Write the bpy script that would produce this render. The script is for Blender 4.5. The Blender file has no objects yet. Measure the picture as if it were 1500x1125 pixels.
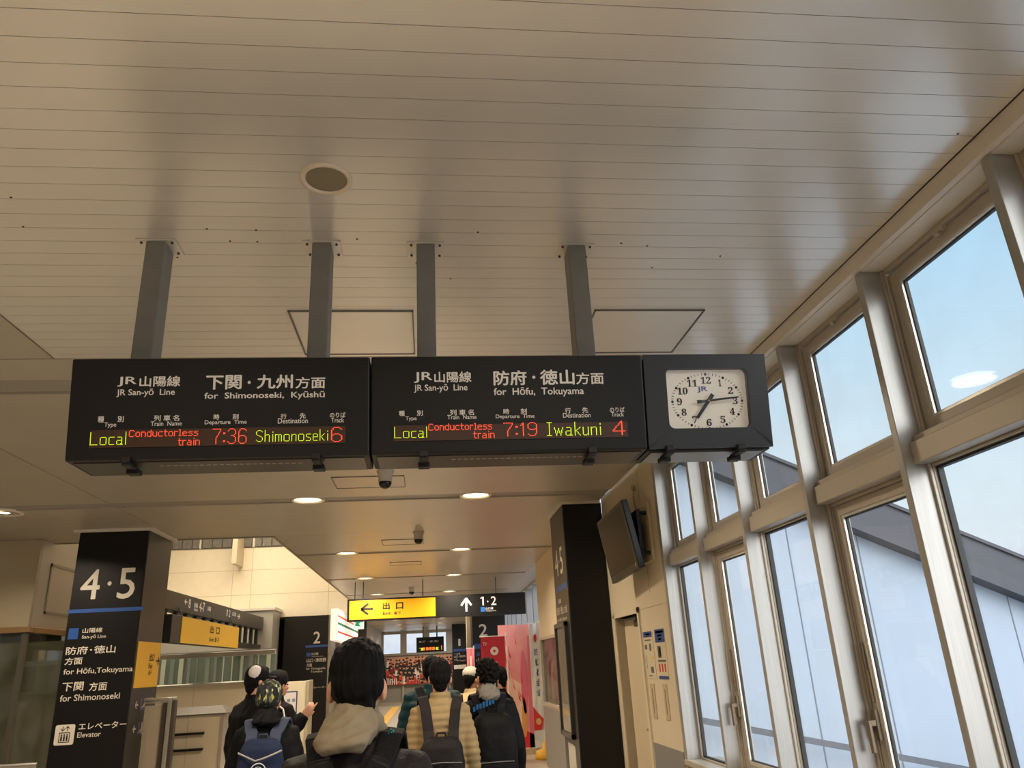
import bpy, bmesh, math, random
import numpy as np
from mathutils import Vector, Matrix, noise
random.seed(7)
SC = bpy.context.scene
COL = SC.collection
pi = math.pi

# ------------------------------------------------------------------ camera
EYE = np.array([0.0, 0.0, 1.62])
FPX, CX, CY = 1100.0, 750.0, 562.5
def _basis(vy=(628, 975), vv=(590, -2450)):
    y = np.array([vy[0]-CX, vy[1]-CY, FPX]); y /= np.linalg.norm(y)
    u = np.array([vv[0]-CX, vv[1]-CY, FPX]); u = u - u.dot(y)*y; z = u/np.linalg.norm(u)
    return np.stack([np.cross(y, z), y, z])
RW = _basis()
cam = bpy.data.cameras.new('camera'); camo = bpy.data.objects.new('camera', cam); COL.objects.link(camo)
cam.sensor_width = 36; cam.lens = 36*FPX/1500.0; cam.clip_start = 0.05; cam.clip_end = 400
mr, mu, mb = RW@np.array([1., 0, 0]), RW@np.array([0, -1., 0]), RW@np.array([0, 0, -1.])
M = Matrix.Identity(4)
for i in range(3):
    M[i][0], M[i][1], M[i][2], M[i][3] = mr[i], mu[i], mb[i], EYE[i]
camo.matrix_world = M
SC.camera = camo

# ------------------------------------------------------------------ view, sky, daylight
SC.view_settings.view_transform = 'Standard'; SC.view_settings.look = 'None'
SC.view_settings.exposure = 0.0; SC.view_settings.gamma = 1.0
SC.view_settings.use_curve_mapping = False
W = bpy.data.worlds.new('morning_sky'); SC.world = W; W.use_nodes = True
nt = W.node_tree; nt.nodes.clear()
def N(t, kind, **kw):
    n = t.nodes.new(kind)
    for k, v in kw.items(): setattr(n, k, v)
    return n
wo = N(nt, 'ShaderNodeOutputWorld'); bg = N(nt, 'ShaderNodeBackground')
tc = N(nt, 'ShaderNodeTexCoord'); sx = N(nt, 'ShaderNodeSeparateXYZ')
nt.links.new(tc.outputs['Generated'], sx.inputs[0])
rmp = N(nt, 'ShaderNodeValToRGB'); nt.links.new(sx.outputs['Z'], rmp.inputs[0])
cr = rmp.color_ramp
cr.elements[0].position = 0.0; cr.elements[0].color = (0.92, 0.96, 1.0, 1)
cr.elements[1].position = 0.62; cr.elements[1].color = (0.36, 0.62, 0.92, 1)
e = cr.elements.new(0.2); e.color = (0.78, 0.93, 1.0, 1)
e = cr.elements.new(0.42); e.color = (0.52, 0.79, 0.98, 1)
# brighter towards the sunrise, low behind the camera on the window side
dt = N(nt, 'ShaderNodeVectorMath', operation='DOT_PRODUCT'); dt.inputs[1].default_value = Vector((0.72, -0.66, 0.2)).normalized()
nt.links.new(tc.outputs['Generated'], dt.inputs[0])
mx = N(nt, 'ShaderNodeMath', operation='MAXIMUM'); mx.inputs[1].default_value = 0; nt.links.new(dt.outputs['Value'], mx.inputs[0])
pw = N(nt, 'ShaderNodeMath', operation='POWER'); pw.inputs[1].default_value = 6; nt.links.new(mx.outputs[0], pw.inputs[0])
gl = N(nt, 'ShaderNodeMixRGB', blend_type='ADD'); gl.inputs[2].default_value = (6.5, 6.4, 6.3, 1)
nt.links.new(pw.outputs[0], gl.inputs[0]); 
# thin cloud banks low over the horizon
ns = N(nt, 'ShaderNodeTexNoise'); ns.inputs['Scale'].default_value = 5; ns.inputs['Detail'].default_value = 5
mp = N(nt, 'ShaderNodeMapping'); mp.inputs['Scale'].default_value = (1, 1, 4)
nt.links.new(tc.outputs['Generated'], mp.inputs[0]); nt.links.new(mp.outputs[0], ns.inputs[0])
cl = N(nt, 'ShaderNodeValToRGB'); cl.color_ramp.elements[0].position = .52; cl.color_ramp.elements[1].position = .75
nt.links.new(ns.outputs['Fac'], cl.inputs[0])
lowm = N(nt, 'ShaderNodeMapRange'); lowm.inputs[1].default_value = .05; lowm.inputs[2].default_value = .38; lowm.inputs[3].default_value = .9; lowm.inputs[4].default_value = 0
nt.links.new(sx.outputs['Z'], lowm.inputs[0])
ml = N(nt, 'ShaderNodeMath', operation='MULTIPLY'); nt.links.new(cl.outputs[0], ml.inputs[0]); nt.links.new(lowm.outputs[0], ml.inputs[1])
cm = N(nt, 'ShaderNodeMixRGB'); cm.inputs[2].default_value = (0.74, 0.80, 0.92, 1)
nt.links.new(ml.outputs[0], cm.inputs[0]); nt.links.new(rmp.outputs[0], cm.inputs[1]); nt.links.new(cm.outputs[0], gl.inputs[1])
nt.links.new(gl.outputs[0], bg.inputs['Color']); bg.inputs['Strength'].default_value = 1.0
nt.links.new(bg.outputs[0], wo.inputs[0])
LAMP_W = 15.0          # power of one downlight
LAMP_COL = (1.0, 0.83, 0.63)

# ------------------------------------------------------------------ helpers
def ray(px, py): return RW@np.array([px-CX, py-CY, FPX])
def PZ(px, py, z): r = ray(px, py); return EYE+r*(z-EYE[2])/r[2]
def PY(px, py, y): r = ray(px, py); return EYE+r*(y-EYE[1])/r[1]
def PX(px, py, x): r = ray(px, py); return EYE+r*(x-EYE[0])/r[0]

def lin(r, g=None, b=None):
    if g is None: g = b = r
    f = lambda c: (c/255/12.92) if c/255 <= .04045 else ((c/255+.055)/1.055)**2.4
    return (f(r), f(g), f(b), 1)

MATS = {}
def mat(name, rgb, rough=.5, metal=0., emit=0., var=.0, vscale=8, stretch=(1, 1, 1), bump=0., bscale=40, spec=.5, ecol=None, coat=0):
    """procedural painted / fabric / metal surface: base colour with a noise variation, optional bump"""
    if name in MATS: return MATS[name]
    m = bpy.data.materials.new(name); m.use_nodes = True; t = m.node_tree
    b = t.nodes['Principled BSDF']; c = rgb if len(rgb) == 4 else lin(*rgb)
    b.inputs['Base Color'].default_value = c
    b.inputs['Roughness'].default_value = rough; b.inputs['Metallic'].default_value = metal
    b.inputs['Specular IOR Level'].default_value = spec
    if coat: b.inputs['Coat Weight'].default_value = coat
    if emit:
        b.inputs['Emission Color'].default_value = ecol or c; b.inputs['Emission Strength'].default_value = emit
    if var or bump:
        tc = N(t, 'ShaderNodeTexCoord'); mp = N(t, 'ShaderNodeMapping'); mp.inputs['Scale'].default_value = stretch
        t.links.new(tc.outputs['Object'], mp.inputs[0])
        if var:
            n = N(t, 'ShaderNodeTexNoise'); n.inputs['Scale'].default_value = vscale; n.inputs['Detail'].default_value = 4
            t.links.new(mp.outputs[0], n.inputs[0])
            r = N(t, 'ShaderNodeMapRange'); r.inputs[1].default_value = .3; r.inputs[2].default_value = .7
            r.inputs[3].default_value = 1-var; r.inputs[4].default_value = 1+var; t.links.new(n.outputs['Fac'], r.inputs[0])
            x = N(t, 'ShaderNodeMixRGB', blend_type='MULTIPLY'); x.inputs[0].default_value = 1; x.inputs[1].default_value = c
            t.links.new(r.outputs[0], x.inputs[2]); t.links.new(x.outputs[0], b.inputs['Base Color'])
        if bump:
            n = N(t, 'ShaderNodeTexNoise'); n.inputs['Scale'].default_value = bscale; n.inputs['Detail'].default_value = 3
            t.links.new(mp.outputs[0], n.inputs[0])
            u = N(t, 'ShaderNodeBump'); u.inputs['Strength'].default_value = bump; u.inputs['Distance'].default_value = .01
            t.links.new(n.outputs['Fac'], u.inputs['Height']); t.links.new(u.outputs[0], b.inputs['Normal'])
    MATS[name] = m; return m

def glass_mat(name, tint=(1, 1, 1, 1), rough=.02, haze=0.):
    if name in MATS: return MATS[name]
    m = bpy.data.materials.new(name); m.use_nodes = True; t = m.node_tree; t.nodes.clear()
    o = N(t, 'ShaderNodeOutputMaterial'); tr = N(t, 'ShaderNodeBsdfTransparent'); tr.inputs[0].default_value = tint
    g = N(t, 'ShaderNodeBsdfGlossy'); g.inputs['Roughness'].default_value = rough
    lw = N(t, 'ShaderNodeLayerWeight'); lw.inputs[0].default_value = .5
    fp_ = N(t, 'ShaderNodeMath', operation='POWER'); fp_.inputs[1].default_value = 4; t.links.new(lw.outputs['Facing'], fp_.inputs[0])
    fr = N(t, 'ShaderNodeMapRange'); fr.inputs[3].default_value = .022; fr.inputs[4].default_value = .45; t.links.new(fp_.outputs[0], fr.inputs[0])
    mxs = N(t, 'ShaderNodeMixShader'); t.links.new(fr.outputs[0], mxs.inputs[0])
    if haze:
        d = N(t, 'ShaderNodeBsdfDiffuse'); d.inputs[0].default_value = (.8, .82, .85, 1)
        tcn = N(t, 'ShaderNodeTexCoord'); nn = N(t, 'ShaderNodeTexNoise'); nn.inputs['Scale'].default_value = 3; nn.inputs['Detail'].default_value = 6
        t.links.new(tcn.outputs['Object'], nn.inputs[0])
        mr_ = N(t, 'ShaderNodeMapRange'); mr_.inputs[1].default_value = .35; mr_.inputs[2].default_value = .75; mr_.inputs[3].default_value = 0; mr_.inputs[4].default_value = haze
        t.links.new(nn.outputs['Fac'], mr_.inputs[0])
        m2 = N(t, 'ShaderNodeMixShader'); t.links.new(mr_.outputs[0], m2.inputs[0]); t.links.new(tr.outputs[0], m2.inputs[1]); t.links.new(d.outputs[0], m2.inputs[2])
        t.links.new(m2.outputs[0], mxs.inputs[1])
    else: t.links.new(tr.outputs[0], mxs.inputs[1])
    t.links.new(g.outputs[0], mxs.inputs[2]); t.links.new(mxs.outputs[0], o.inputs[0])
    MATS[name] = m; return m

def wpos(o):
    p = Vector(o.location)
    while o.parent: o = o.parent; p = p+o.location
    return p
def tag(o, label=None, cat=None, group=None, kind=None):
    if label: o['label'] = label
    if cat: o['category'] = cat
    if group: o['group'] = group
    if kind: o['kind'] = kind
    return o
def thing(name, loc, label, cat, group=None):
    o = bpy.data.objects.new(name, None); COL.objects.link(o); o.location = loc; o.empty_display_size = .1
    return tag(o, label, cat, group)
def copy_tree(o, loc=None, parent=None, label=None):
    c = o.copy(); COL.objects.link(c)
    if parent: c.parent = parent
    if loc is not None: c.location = loc
    if label: c['label'] = label
    for ch in list(o.children): copy_tree(ch, None, c)
    return c

_TX = {}
def text_geo(s, bold=0., shear=0.):
    k = (s, bold, shear)
    if k not in _TX:
        c = bpy.data.curves.new('lettering', 'FONT'); c.body = s; c.resolution_u = 3; c.shear = shear
        o = bpy.data.objects.new('lettering', c); COL.objects.link(o)
        dg = bpy.context.evaluated_depsgraph_get(); me = bpy.data.meshes.new_from_object(o.evaluated_get(dg))
        v = np.array([x.co[:2] for x in me.vertices]); f = [tuple(p.vertices) for p in me.polygons]
        if bold:                                   # heavier strokes: the outline laid over itself, shifted a little each way
            n0 = len(v); f0 = list(f); sh = [(bold, 0), (-bold, 0), (0, bold), (0, -bold)]
            v = np.concatenate([v]+[v+np.array(q) for q in sh])
            for k in range(len(sh)): f += [tuple(i+n0*(k+1) for i in p) for p in f0]
        bpy.data.objects.remove(o); bpy.data.curves.remove(c); bpy.data.meshes.remove(me)
        mn, mxx = v.min(0), v.max(0); g = (v-mn)/(mxx-mn); ly = np.repeat(np.arange(5 if bold else 1), len(g)//(5 if bold else 1))
        _TX[k] = (np.column_stack([g, ly*.00022]), f)
    return _TX[k]

class MB:
    """collects shapes in world coordinates; build() links them as one mesh object"""
    def __init__(s): s.v = []; s.f = []; s.m = []; s.sm = []
    def add(s, vs, fs, m=0, smooth=False):
        b = len(s.v); s.v += [tuple(map(float, p)) for p in vs]
        for f in fs: s.f.append(tuple(b+i for i in f)); s.m.append(m); s.sm.append(smooth)
        return s
    def box(s, x0, y0, z0, x1, y1, z1, m=0):
        x0, x1 = sorted((x0, x1)); y0, y1 = sorted((y0, y1)); z0, z1 = sorted((z0, z1))
        vs = [(x0,y0,z0),(x1,y0,z0),(x1,y1,z0),(x0,y1,z0),(x0,y0,z1),(x1,y0,z1),(x1,y1,z1),(x0,y1,z1)]
        return s.add(vs, [(0,3,2,1),(4,5,6,7),(0,1,5,4),(1,2,6,5),(2,3,7,6),(3,0,4,7)], m)
    def obox(s, c, U, V, Nn, a, b, d, m=0):
        """box centred at c with half sizes a,b,d along U,V,Nn"""
        c, U, V, Nn = map(np.array, (c, U, V, Nn))
        vs = [c+U*a*i+V*b*j+Nn*d*k for k in (-1, 1) for i, j in ((-1,-1),(1,-1),(1,1),(-1,1))]
        return s.add(vs, [(0,3,2,1),(4,5,6,7),(0,1,5,4),(1,2,6,5),(2,3,7,6),(3,0,4,7)], m)
    def prism(s, poly, d, m=0):
        """closed polygon (3-D points, planar) extruded by vector d"""
        n = len(poly); d = np.array(d); vs = [np.array(p, float) for p in poly]+[np.array(p, float)+d for p in poly]
        fs = [tuple(range(n-1, -1, -1)), tuple(range(n, 2*n))]+[(i, (i+1) % n, n+(i+1) % n, n+i) for i in range(n)]
        return s.add(vs, fs, m)
    def cyl(s, p0, p1, r0, r1=None, n=20, m=0, smooth=True, caps=True):
        r1 = r0 if r1 is None else r1; p0, p1 = np.array(p0, float), np.array(p1, float)
        d = p1-p0; d /= np.linalg.norm(d); a = np.cross(d, [0,0,1] if abs(d[2]) < .9 else [1,0,0]); a /= np.linalg.norm(a); b = np.cross(d, a)
        vs = []
        for p, r in ((p0, r0), (p1, r1)):
            for k in range(n):
                t = 2*pi*k/n; vs.append(p+r*(a*math.cos(t)+b*math.sin(t)))
        s.add(vs, [(k, (k+1) % n, n+(k+1) % n, n+k) for k in range(n)], m, smooth)
        if caps: s.add(vs, [tuple(range(n-1, -1, -1)), tuple(range(n, 2*n))], m)
        return s
    def lathe(s, c, prof, n=28, m=0, smooth=True):
        """profile of (radius, z) turned round the vertical through c"""
        vs = []; L = len(prof)
        for r, z in prof:
            for k in range(n): t = 2*pi*k/n; vs.append((c[0]+r*math.cos(t), c[1]+r*math.sin(t), c[2]+z))
        return s.add(vs, [(j*n+k, j*n+(k+1) % n, (j+1)*n+(k+1) % n, (j+1)*n+k) for j in range(L-1) for k in range(n)], m, smooth)
    def ball(s, c, r, n=16, m=0):
        r = (r, r, r) if not hasattr(r, '__len__') else r; vs = []; k2 = n//2
        for j in range(k2+1):
            for k in range(n):
                a = pi*j/k2; t = 2*pi*k/n
                vs.append((c[0]+r[0]*math.sin(a)*math.cos(t), c[1]+r[1]*math.sin(a)*math.sin(t), c[2]+r[2]*math.cos(a)))
        return s.add(vs, [(j*n+k, (j+1)*n+k, (j+1)*n+(k+1) % n, j*n+(k+1) % n) for j in range(k2) for k in range(n)], m, True)
    def tube(s, pts, rad, n=12, m=0, flat=None):
        """round tube along points; flat=(side vector, ratio) squashes it"""
        pts = [np.array(p, float) for p in pts]; rad = rad if hasattr(rad, '__len__') else [rad]*len(pts); vs = []; L = len(pts)
        pa = None
        for j, p in enumerate(pts):
            d = pts[min(j+1, L-1)]-pts[max(j-1, 0)]; d /= np.linalg.norm(d)+1e-9
            if pa is None: pa = np.cross(d, [0,0,1] if abs(d[2]) < .9 else [1,0,0])
            a = pa-d*pa.dot(d); a /= np.linalg.norm(a); pa = a; b = np.cross(d, a)
            for k in range(n): t = 2*pi*k/n; vs.append(p+rad[j]*(a*math.cos(t)+b*math.sin(t)))
        fs = [(j*n+k, j*n+(k+1) % n, (j+1)*n+(k+1) % n, (j+1)*n+k) for j in range(L-1) for k in range(n)]
        s.add(vs, fs, m, True); s.add(vs, [tuple(range(n-1, -1, -1)), tuple(range((L-1)*n, L*n))], m, True); return s
    def ribbon(s, pts, nrm, w, th, m=0):
        """flat strap along pts, face normals nrm"""
        pts = [np.array(p, float) for p in pts]; L = len(pts); vs = []
        ws = w if hasattr(w, '__len__') else [w]*L
        for j, p in enumerate(pts):
            d = pts[min(j+1, L-1)]-pts[max(j-1, 0)]; d /= np.linalg.norm(d); n_ = np.array(nrm[j], float); n_ -= d*n_.dot(d); n_ /= np.linalg.norm(n_); q = np.cross(d, n_)
            for a, b in ((-1,-1),(1,-1),(1,1),(-1,1)): vs.append(p+q*a*ws[j]/2+n_*b*th/2)
        fs = [(j*4+k, j*4+(k+1) % 4, (j+1)*4+(k+1) % 4, (j+1)*4+k) for j in range(L-1) for k in range(4)]+[(3,2,1,0), tuple((L-1)*4+k for k in range(4))]
        return s.add(vs, fs, m)
    def loft(s, rings, n=24, m=0, ex=2.0):
        """rings of (centre, half width x, half width y); superellipse exponent ex; axis roughly vertical"""
        vs = []; L = len(rings)
        for c, a, b in rings:
            for k in range(n):
                t = 2*pi*k/n; ct, st = math.cos(t), math.sin(t)
                vs.append((c[0]+a*math.copysign(abs(ct)**(2/ex), ct), c[1]+b*math.copysign(abs(st)**(2/ex), st), c[2]))
        s.add(vs, [(j*n+k, j*n+(k+1) % n, (j+1)*n+(k+1) % n, (j+1)*n+k) for j in range(L-1) for k in range(n)], m, True)
        s.add(vs, [tuple(range(n-1, -1, -1)), tuple(range((L-1)*n, L*n))], m, True); return s
    def text(s, st, O, U, V, Nn, u0, v0, u1, v1, m=0, bold=.015, lift=.0015, shear=0.):
        O, U, V, Nn = map(np.array, (O, U, V, Nn)); g, f = text_geo(st, bold, shear)
        vs = [O+U*(u0+(u1-u0)*x)+V*(v0+(v1-v0)*y)+Nn*(lift+w) for x, y, w in g]
        return s.add(vs, f, m)
    def rect(s, O, U, V, Nn, u0, v0, u1, v1, m=0, lift=.001, th=None):
        O, U, V, Nn = map(np.array, (O, U, V, Nn))
        if th: return s.obox(O+U*(u0+u1)/2+V*(v0+v1)/2+Nn*(lift+th/2), U, V, Nn, abs(u1-u0)/2, abs(v1-v0)/2, th/2, m)
        return s.add([O+U*u0+V*v0+Nn*lift, O+U*u1+V*v0+Nn*lift, O+U*u1+V*v1+Nn*lift, O+U*u0+V*v1+Nn*lift], [(0,1,2,3)], m)
    def poly(s, O, U, V, Nn, pts, m=0, lift=.001):
        O, U, V, Nn = map(np.array, (O, U, V, Nn)); return s.add([O+U*a+V*b+Nn*lift for a, b in pts], [tuple(range(len(pts)))], m)
    def disc(s, O, U, V, Nn, u, v, r, m=0, lift=.001, n=20, r2=None):
        return s.poly(O, U, V, Nn, [(u+r*math.cos(2*pi*k/n), v+(r2 or r)*math.sin(2*pi*k/n)) for k in range(n)], m, lift)
    def xf(s, T):
        s.v = [tuple(T(p)) for p in s.v]; return s
    def mesh(s, name, origin=(0,0,0)):
        me = bpy.data.meshes.new(name); o = np.array(origin)
        me.from_pydata([tuple(np.array(p)-o) for p in s.v], [], s.f)
        me.polygons.foreach_set('material_index', s.m); me.polygons.foreach_set('use_smooth', s.sm); me.update(); return me
    def build(s, name, mats, parent=None, bevel=0., fix=False):
        mats = mats if isinstance(mats, (list, tuple)) else [mats]
        if parent is not None: org = np.array(wpos(parent))
        else:
            a = np.array(s.v); org = np.array([(a[:,0].min()+a[:,0].max())/2, (a[:,1].min()+a[:,1].max())/2, a[:,2].min()])
        me = s.mesh(name, org)
        if fix:
            bm = bmesh.new(); bm.from_mesh(me); bmesh.ops.remove_doubles(bm, verts=bm.verts, dist=1e-5); bmesh.ops.recalc_face_normals(bm, faces=bm.faces); bm.to_mesh(me); bm.free()
        for k in mats: me.materials.append(k)
        ob = bpy.data.objects.new(name, me); COL.objects.link(ob)
        if parent is not None: ob.parent = parent
        else: ob.location = org
        if bevel:
            b = ob.modifiers.new('bevel', 'BEVEL'); b.width = bevel; b.segments = 2; b.limit_method = 'ANGLE'; b.angle_limit = .6
        return ob
def struct(name, mb, mats, parent=None, bevel=0.):
    o = mb.build(name, mats, parent, bevel); o['kind'] = 'structure'; return o
def blob(mb, name, mats, parent, voxel=.008, smooth=6, post=None, sub=0):
    """fuses the closed shapes of mb into one continuous surface"""
    me = mb.mesh('tmp'); o = bpy.data.objects.new('tmp', me); COL.objects.link(o)
    r = o.modifiers.new('r', 'REMESH'); r.mode = 'VOXEL'; r.voxel_size = voxel
    sm = o.modifiers.new('s', 'SMOOTH'); sm.factor = .5; sm.iterations = smooth
    dg = bpy.context.evaluated_depsgraph_get(); m2 = bpy.data.meshes.new_from_object(o.evaluated_get(dg)); m2.name = name
    bpy.data.objects.remove(o); bpy.data.meshes.remove(me)
    org = Vector(wpos(parent)) if parent is not None else Vector((0, 0, 0))
    if post:
        nn = [v.normal.copy() for v in m2.vertices]
        for v, q in zip(m2.vertices, nn): v.co += q*post(v.co, q)
    for v in m2.vertices: v.co -= org
    m2.polygons.foreach_set('use_smooth', [True]*len(m2.polygons)); m2.materials.clear()
    for k in (mats if isinstance(mats, (list, tuple)) else [mats]): m2.materials.append(k)
    m2.update(); ob = bpy.data.objects.new(name, m2); COL.objects.link(ob)
    if parent is not None: ob.parent = parent
    return ob
X3, Y3, Z3 = np.array([1.,0,0]), np.array([0,1.,0]), np.array([0,0,1.])

# ------------------------------------------------------------------ materials
CEIL = mat('ceiling_panel', (186, 178, 164), .34, metal=.25, var=.03, vscale=3)
CEILP = mat('ceiling_plank', (228, 224, 216), .30, metal=.4, var=.03, vscale=2)
GAP = mat('ceiling_gap', (172, 164, 152), .8)
CHAN = mat('channel_grey', (120, 116, 110), .5)
TRIMW = mat('cream_trim', (214, 207, 194), .45)
BEIGE = mat('beige_wall_panel', (212, 197, 168), .5, var=.02, vscale=2)
LBEIGE = mat('pale_wall_panel', (232, 222, 200), .5, var=.02)
GREYW = mat('grey_wainscot', (128, 126, 122), .5)
BLACK = mat('black_housing', (17, 17, 18), .5, var=.1, vscale=6, spec=.35)
BLACKP = mat('black_pillar_panel', (14, 13, 13), .42, spec=.35)
DARKP = mat('dark_grey_pillar_panel', (50, 47, 44), .42, spec=.4)
LETTER = mat('lit_lettering', (205, 198, 186), .5, emit=.16)
LETTERP = mat('cream_lettering', (222, 212, 196), .5)
POLE = mat('grey_painted_steel', (122, 119, 114), .45, var=.08, vscale=12)
ALU = mat('window_aluminium', (166, 163, 157), .34, metal=.4, var=.08, vscale=5, stretch=(25, 25, .6))
ALUF = mat('window_frame_paint', (178, 169, 154), .4, metal=.2)
ALUL = mat('glazing_bead', (225, 222, 214), .25, metal=.5)
RUB = mat('dark_gasket', (45, 44, 42), .6)
STEEL = mat('brushed_steel', (190, 186, 178), .3, metal=.8, var=.06, vscale=5, stretch=(1, 1, 20))
BLUE = mat('line_blue', (32, 78, 148), .5)
YEL = mat('lit_yellow_panel', (226, 168, 18), .5, emit=.20, ecol=lin(250, 180, 12))
YELP = mat('yellow_panel', (222, 170, 40), .5)
INK = mat('black_ink', (22, 20, 16), .6)
FLOORM = mat('floor_tile', (168, 160, 146), .3, var=.04, vscale=2)
PANE = glass_mat('window_glass', (.97, .985, 1, 1), haze=.05)
PANE_IN = glass_mat('partition_glass', (.74, .80, .78, 1), haze=.10)

# ================================================================== SETTING
CH = 3.24                                    # ceiling height
RX = 1.90                                    # inner line of the window wall
CHY = [0.78, 4.33, 7.66, 11.5, 14.93, 18.4, 21.9, 25.4, 28.9, 32.4, 35.9]   # channels across the ceiling
fl = MB(); fl.box(-12, -5.6, -.2, 2.6, 39, 0)
struct('floor', fl, FLOORM)
c = MB()
PW = 0.0945; y = 1.574+PW*24.6 - PW*24.6
k0 = int((3.90-1.574)//PW)
y1 = 1.574+PW*k0
yy = y1
while yy > -5.5:                              # narrow planks laid across the hall
    c.box(-1.945, yy-PW+.0022, CH, RX-.004, yy, CH+.02, 0); yy -= PW
c.box(-1.945, y1+.0022, CH, RX-.004, 3.90, CH+.02, 0)
c.box(-12, -5.5, CH+.02, RX, 3.9, CH+.06, 1)
c.box(-12, -5.5, CH, -1.955, 3.90, CH+.02, 2)
def slab(x0, x1, ya, yb): c.box(x0, ya+.004, CH, x1-.004, yb, CH+.02, 2)
HW = .115
seg = [3.905]+[v for q in CHY[1:] for v in (q-HW, q+HW)]+[38.9]
for i in range(0, len(seg), 2):
    a, b = seg[i], seg[i+1]
    for x0, x1 in ((-12, -3.05), (-3.045, RX)):
        if a < 9.75 < b:
            slab(x0, x1, a, 9.75)
            if x1 > 0: slab(-1.9, x1, 9.75, b)
        elif b <= 9.75 or a >= 19.2: slab(x0, x1, a, b)
        elif a < 19.2 < b:
            if x1 > 0: slab(-1.9, x1, a, b)
            slab(x0, min(x1, -1.905), 19.5, b)
        elif x1 > 0: slab(-1.9, x1, a, b)
    if i+2 < len(seg):
        xl = -12 if (b < 9.7 or b > 19.2) else -1.9
        c.box(xl, b, CH+.014, RX, seg[i+2], CH+.06, 3)
c.box(RX, 13.5, CH, 2.6, 38.9, CH+.06, 2); c.box(-12, 3.9, CH+.06, RX, 9.75, CH+.10, 1); c.box(-1.9, 9.75, CH+.06, RX, 39, CH+.1, 1); c.box(-12, 19.5, CH+.06, -1.9, 39, CH+.1, 1)
struct('ceiling', c, [CEILP, GAP, CEIL, mat('ceiling_channel', (150, 145, 136), .45)])
t = MB()                                      # upstand round the opening to the upper hall
t.box(-1.93, 9.75, CH-.012, -1.90, 19.2, CH+.45); t.box(-12, 9.75, CH-.012, -1.93, 9.78, CH+.45)
struct('trim_1', t, mat('opening_edge', (150, 140, 122), .5))

# access hatches, cover plates and screws in the ceiling
def hatch(x0, x1, ya, yb, lab):
    m = MB(); w = .012
    m.box(x0+w, ya+w, CH-.004, x1-w, yb-w, CH, 0)
    for q in ((x0, ya, x1, ya+.007), (x0, yb-.007, x1, yb), (x0, ya, x0+.007, yb), (x1-.007, ya, x1, yb)): m.box(q[0], q[1], CH-.007, q[2], q[3], CH, 1)
    o = m.build('ceiling_hatch', [CEILP if ya < 4 else CEIL, CHAN]); tag(o, lab, 'hatch')
hatch(-.65, -.055, 3.32, 3.86, 'square flush ceiling hatch behind the second grey post from the left')
hatch(.84, 1.41, 3.31, 3.86, 'square flush ceiling hatch behind the rightmost grey post')
hatch(-.85, -.2, 6.7, 7.15, 'pale flush ceiling hatch just in front of the first row of downlights')
hatch(-.62, -.05, 10.35, 10.8, 'pale flush ceiling hatch beside the dome camera beyond the first downlights')
hatch(-.62, -.1, 12.7, 13.1, 'pale flush ceiling hatch between second and third rows of downlights')

# ---- window wall
MY = [1.97+.8275*k for k in range(-8, 5)]+[6.115]       # mullion centres
GX = 2.06
tr = MB(); tr.box(RX, -5.5, 3.17, RX+.03, 6.17, CH+.02)
tr.box(RX-.006, -5.5, 3.2385, RX+.0, 6.17, CH+.001, 1)
struct('trim_2', tr, [TRIMW, RUB])
so = MB(); so.box(RX+.03, -5.5, 3.165, 2.20, 6.17, 3.30); struct('trim_3', so, TRIMW)
SZ = .86
wl = MB(); wl.box(1.93, -5.5, 0, 2.25, 6.17, SZ-.04); struct('wall_right', wl, mat('under_sill_panel', (160, 140, 112), .5, var=.1, vscale=4, stretch=(1, 20, 1)))
sl = MB(); sl.box(1.915, -5.5, SZ-.04, 2.2, 6.17, SZ); struct('trim_4', sl, ALUF, bevel=.005)
nb = MB(); nb.box(1.93, -5.5, SZ, 2.25, MY[0]-.02, 3.17); struct('wall_right_near', nb, BEIGE)
for i, my in enumerate(MY[:-1]):
    m = MB(); m.box(1.92, my-.02, SZ, 2.075, my+.02, 3.165, 0)
    m.box(2.015, my-.032, SZ, 2.03, my+.032, 3.165, 1)
    struct('trim_%d' % (10+i), m, [ALU, ALUF], bevel=.003)
m = MB(); m.box(1.92, 6.115, SZ, 2.075, 6.155, 3.165, 0); m.box(1.922, 6.098, SZ-.3, 1.985, 6.1145, 3.165, 0); struct('trim_30', m, ALU, bevel=.003)
handles = []
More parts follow.
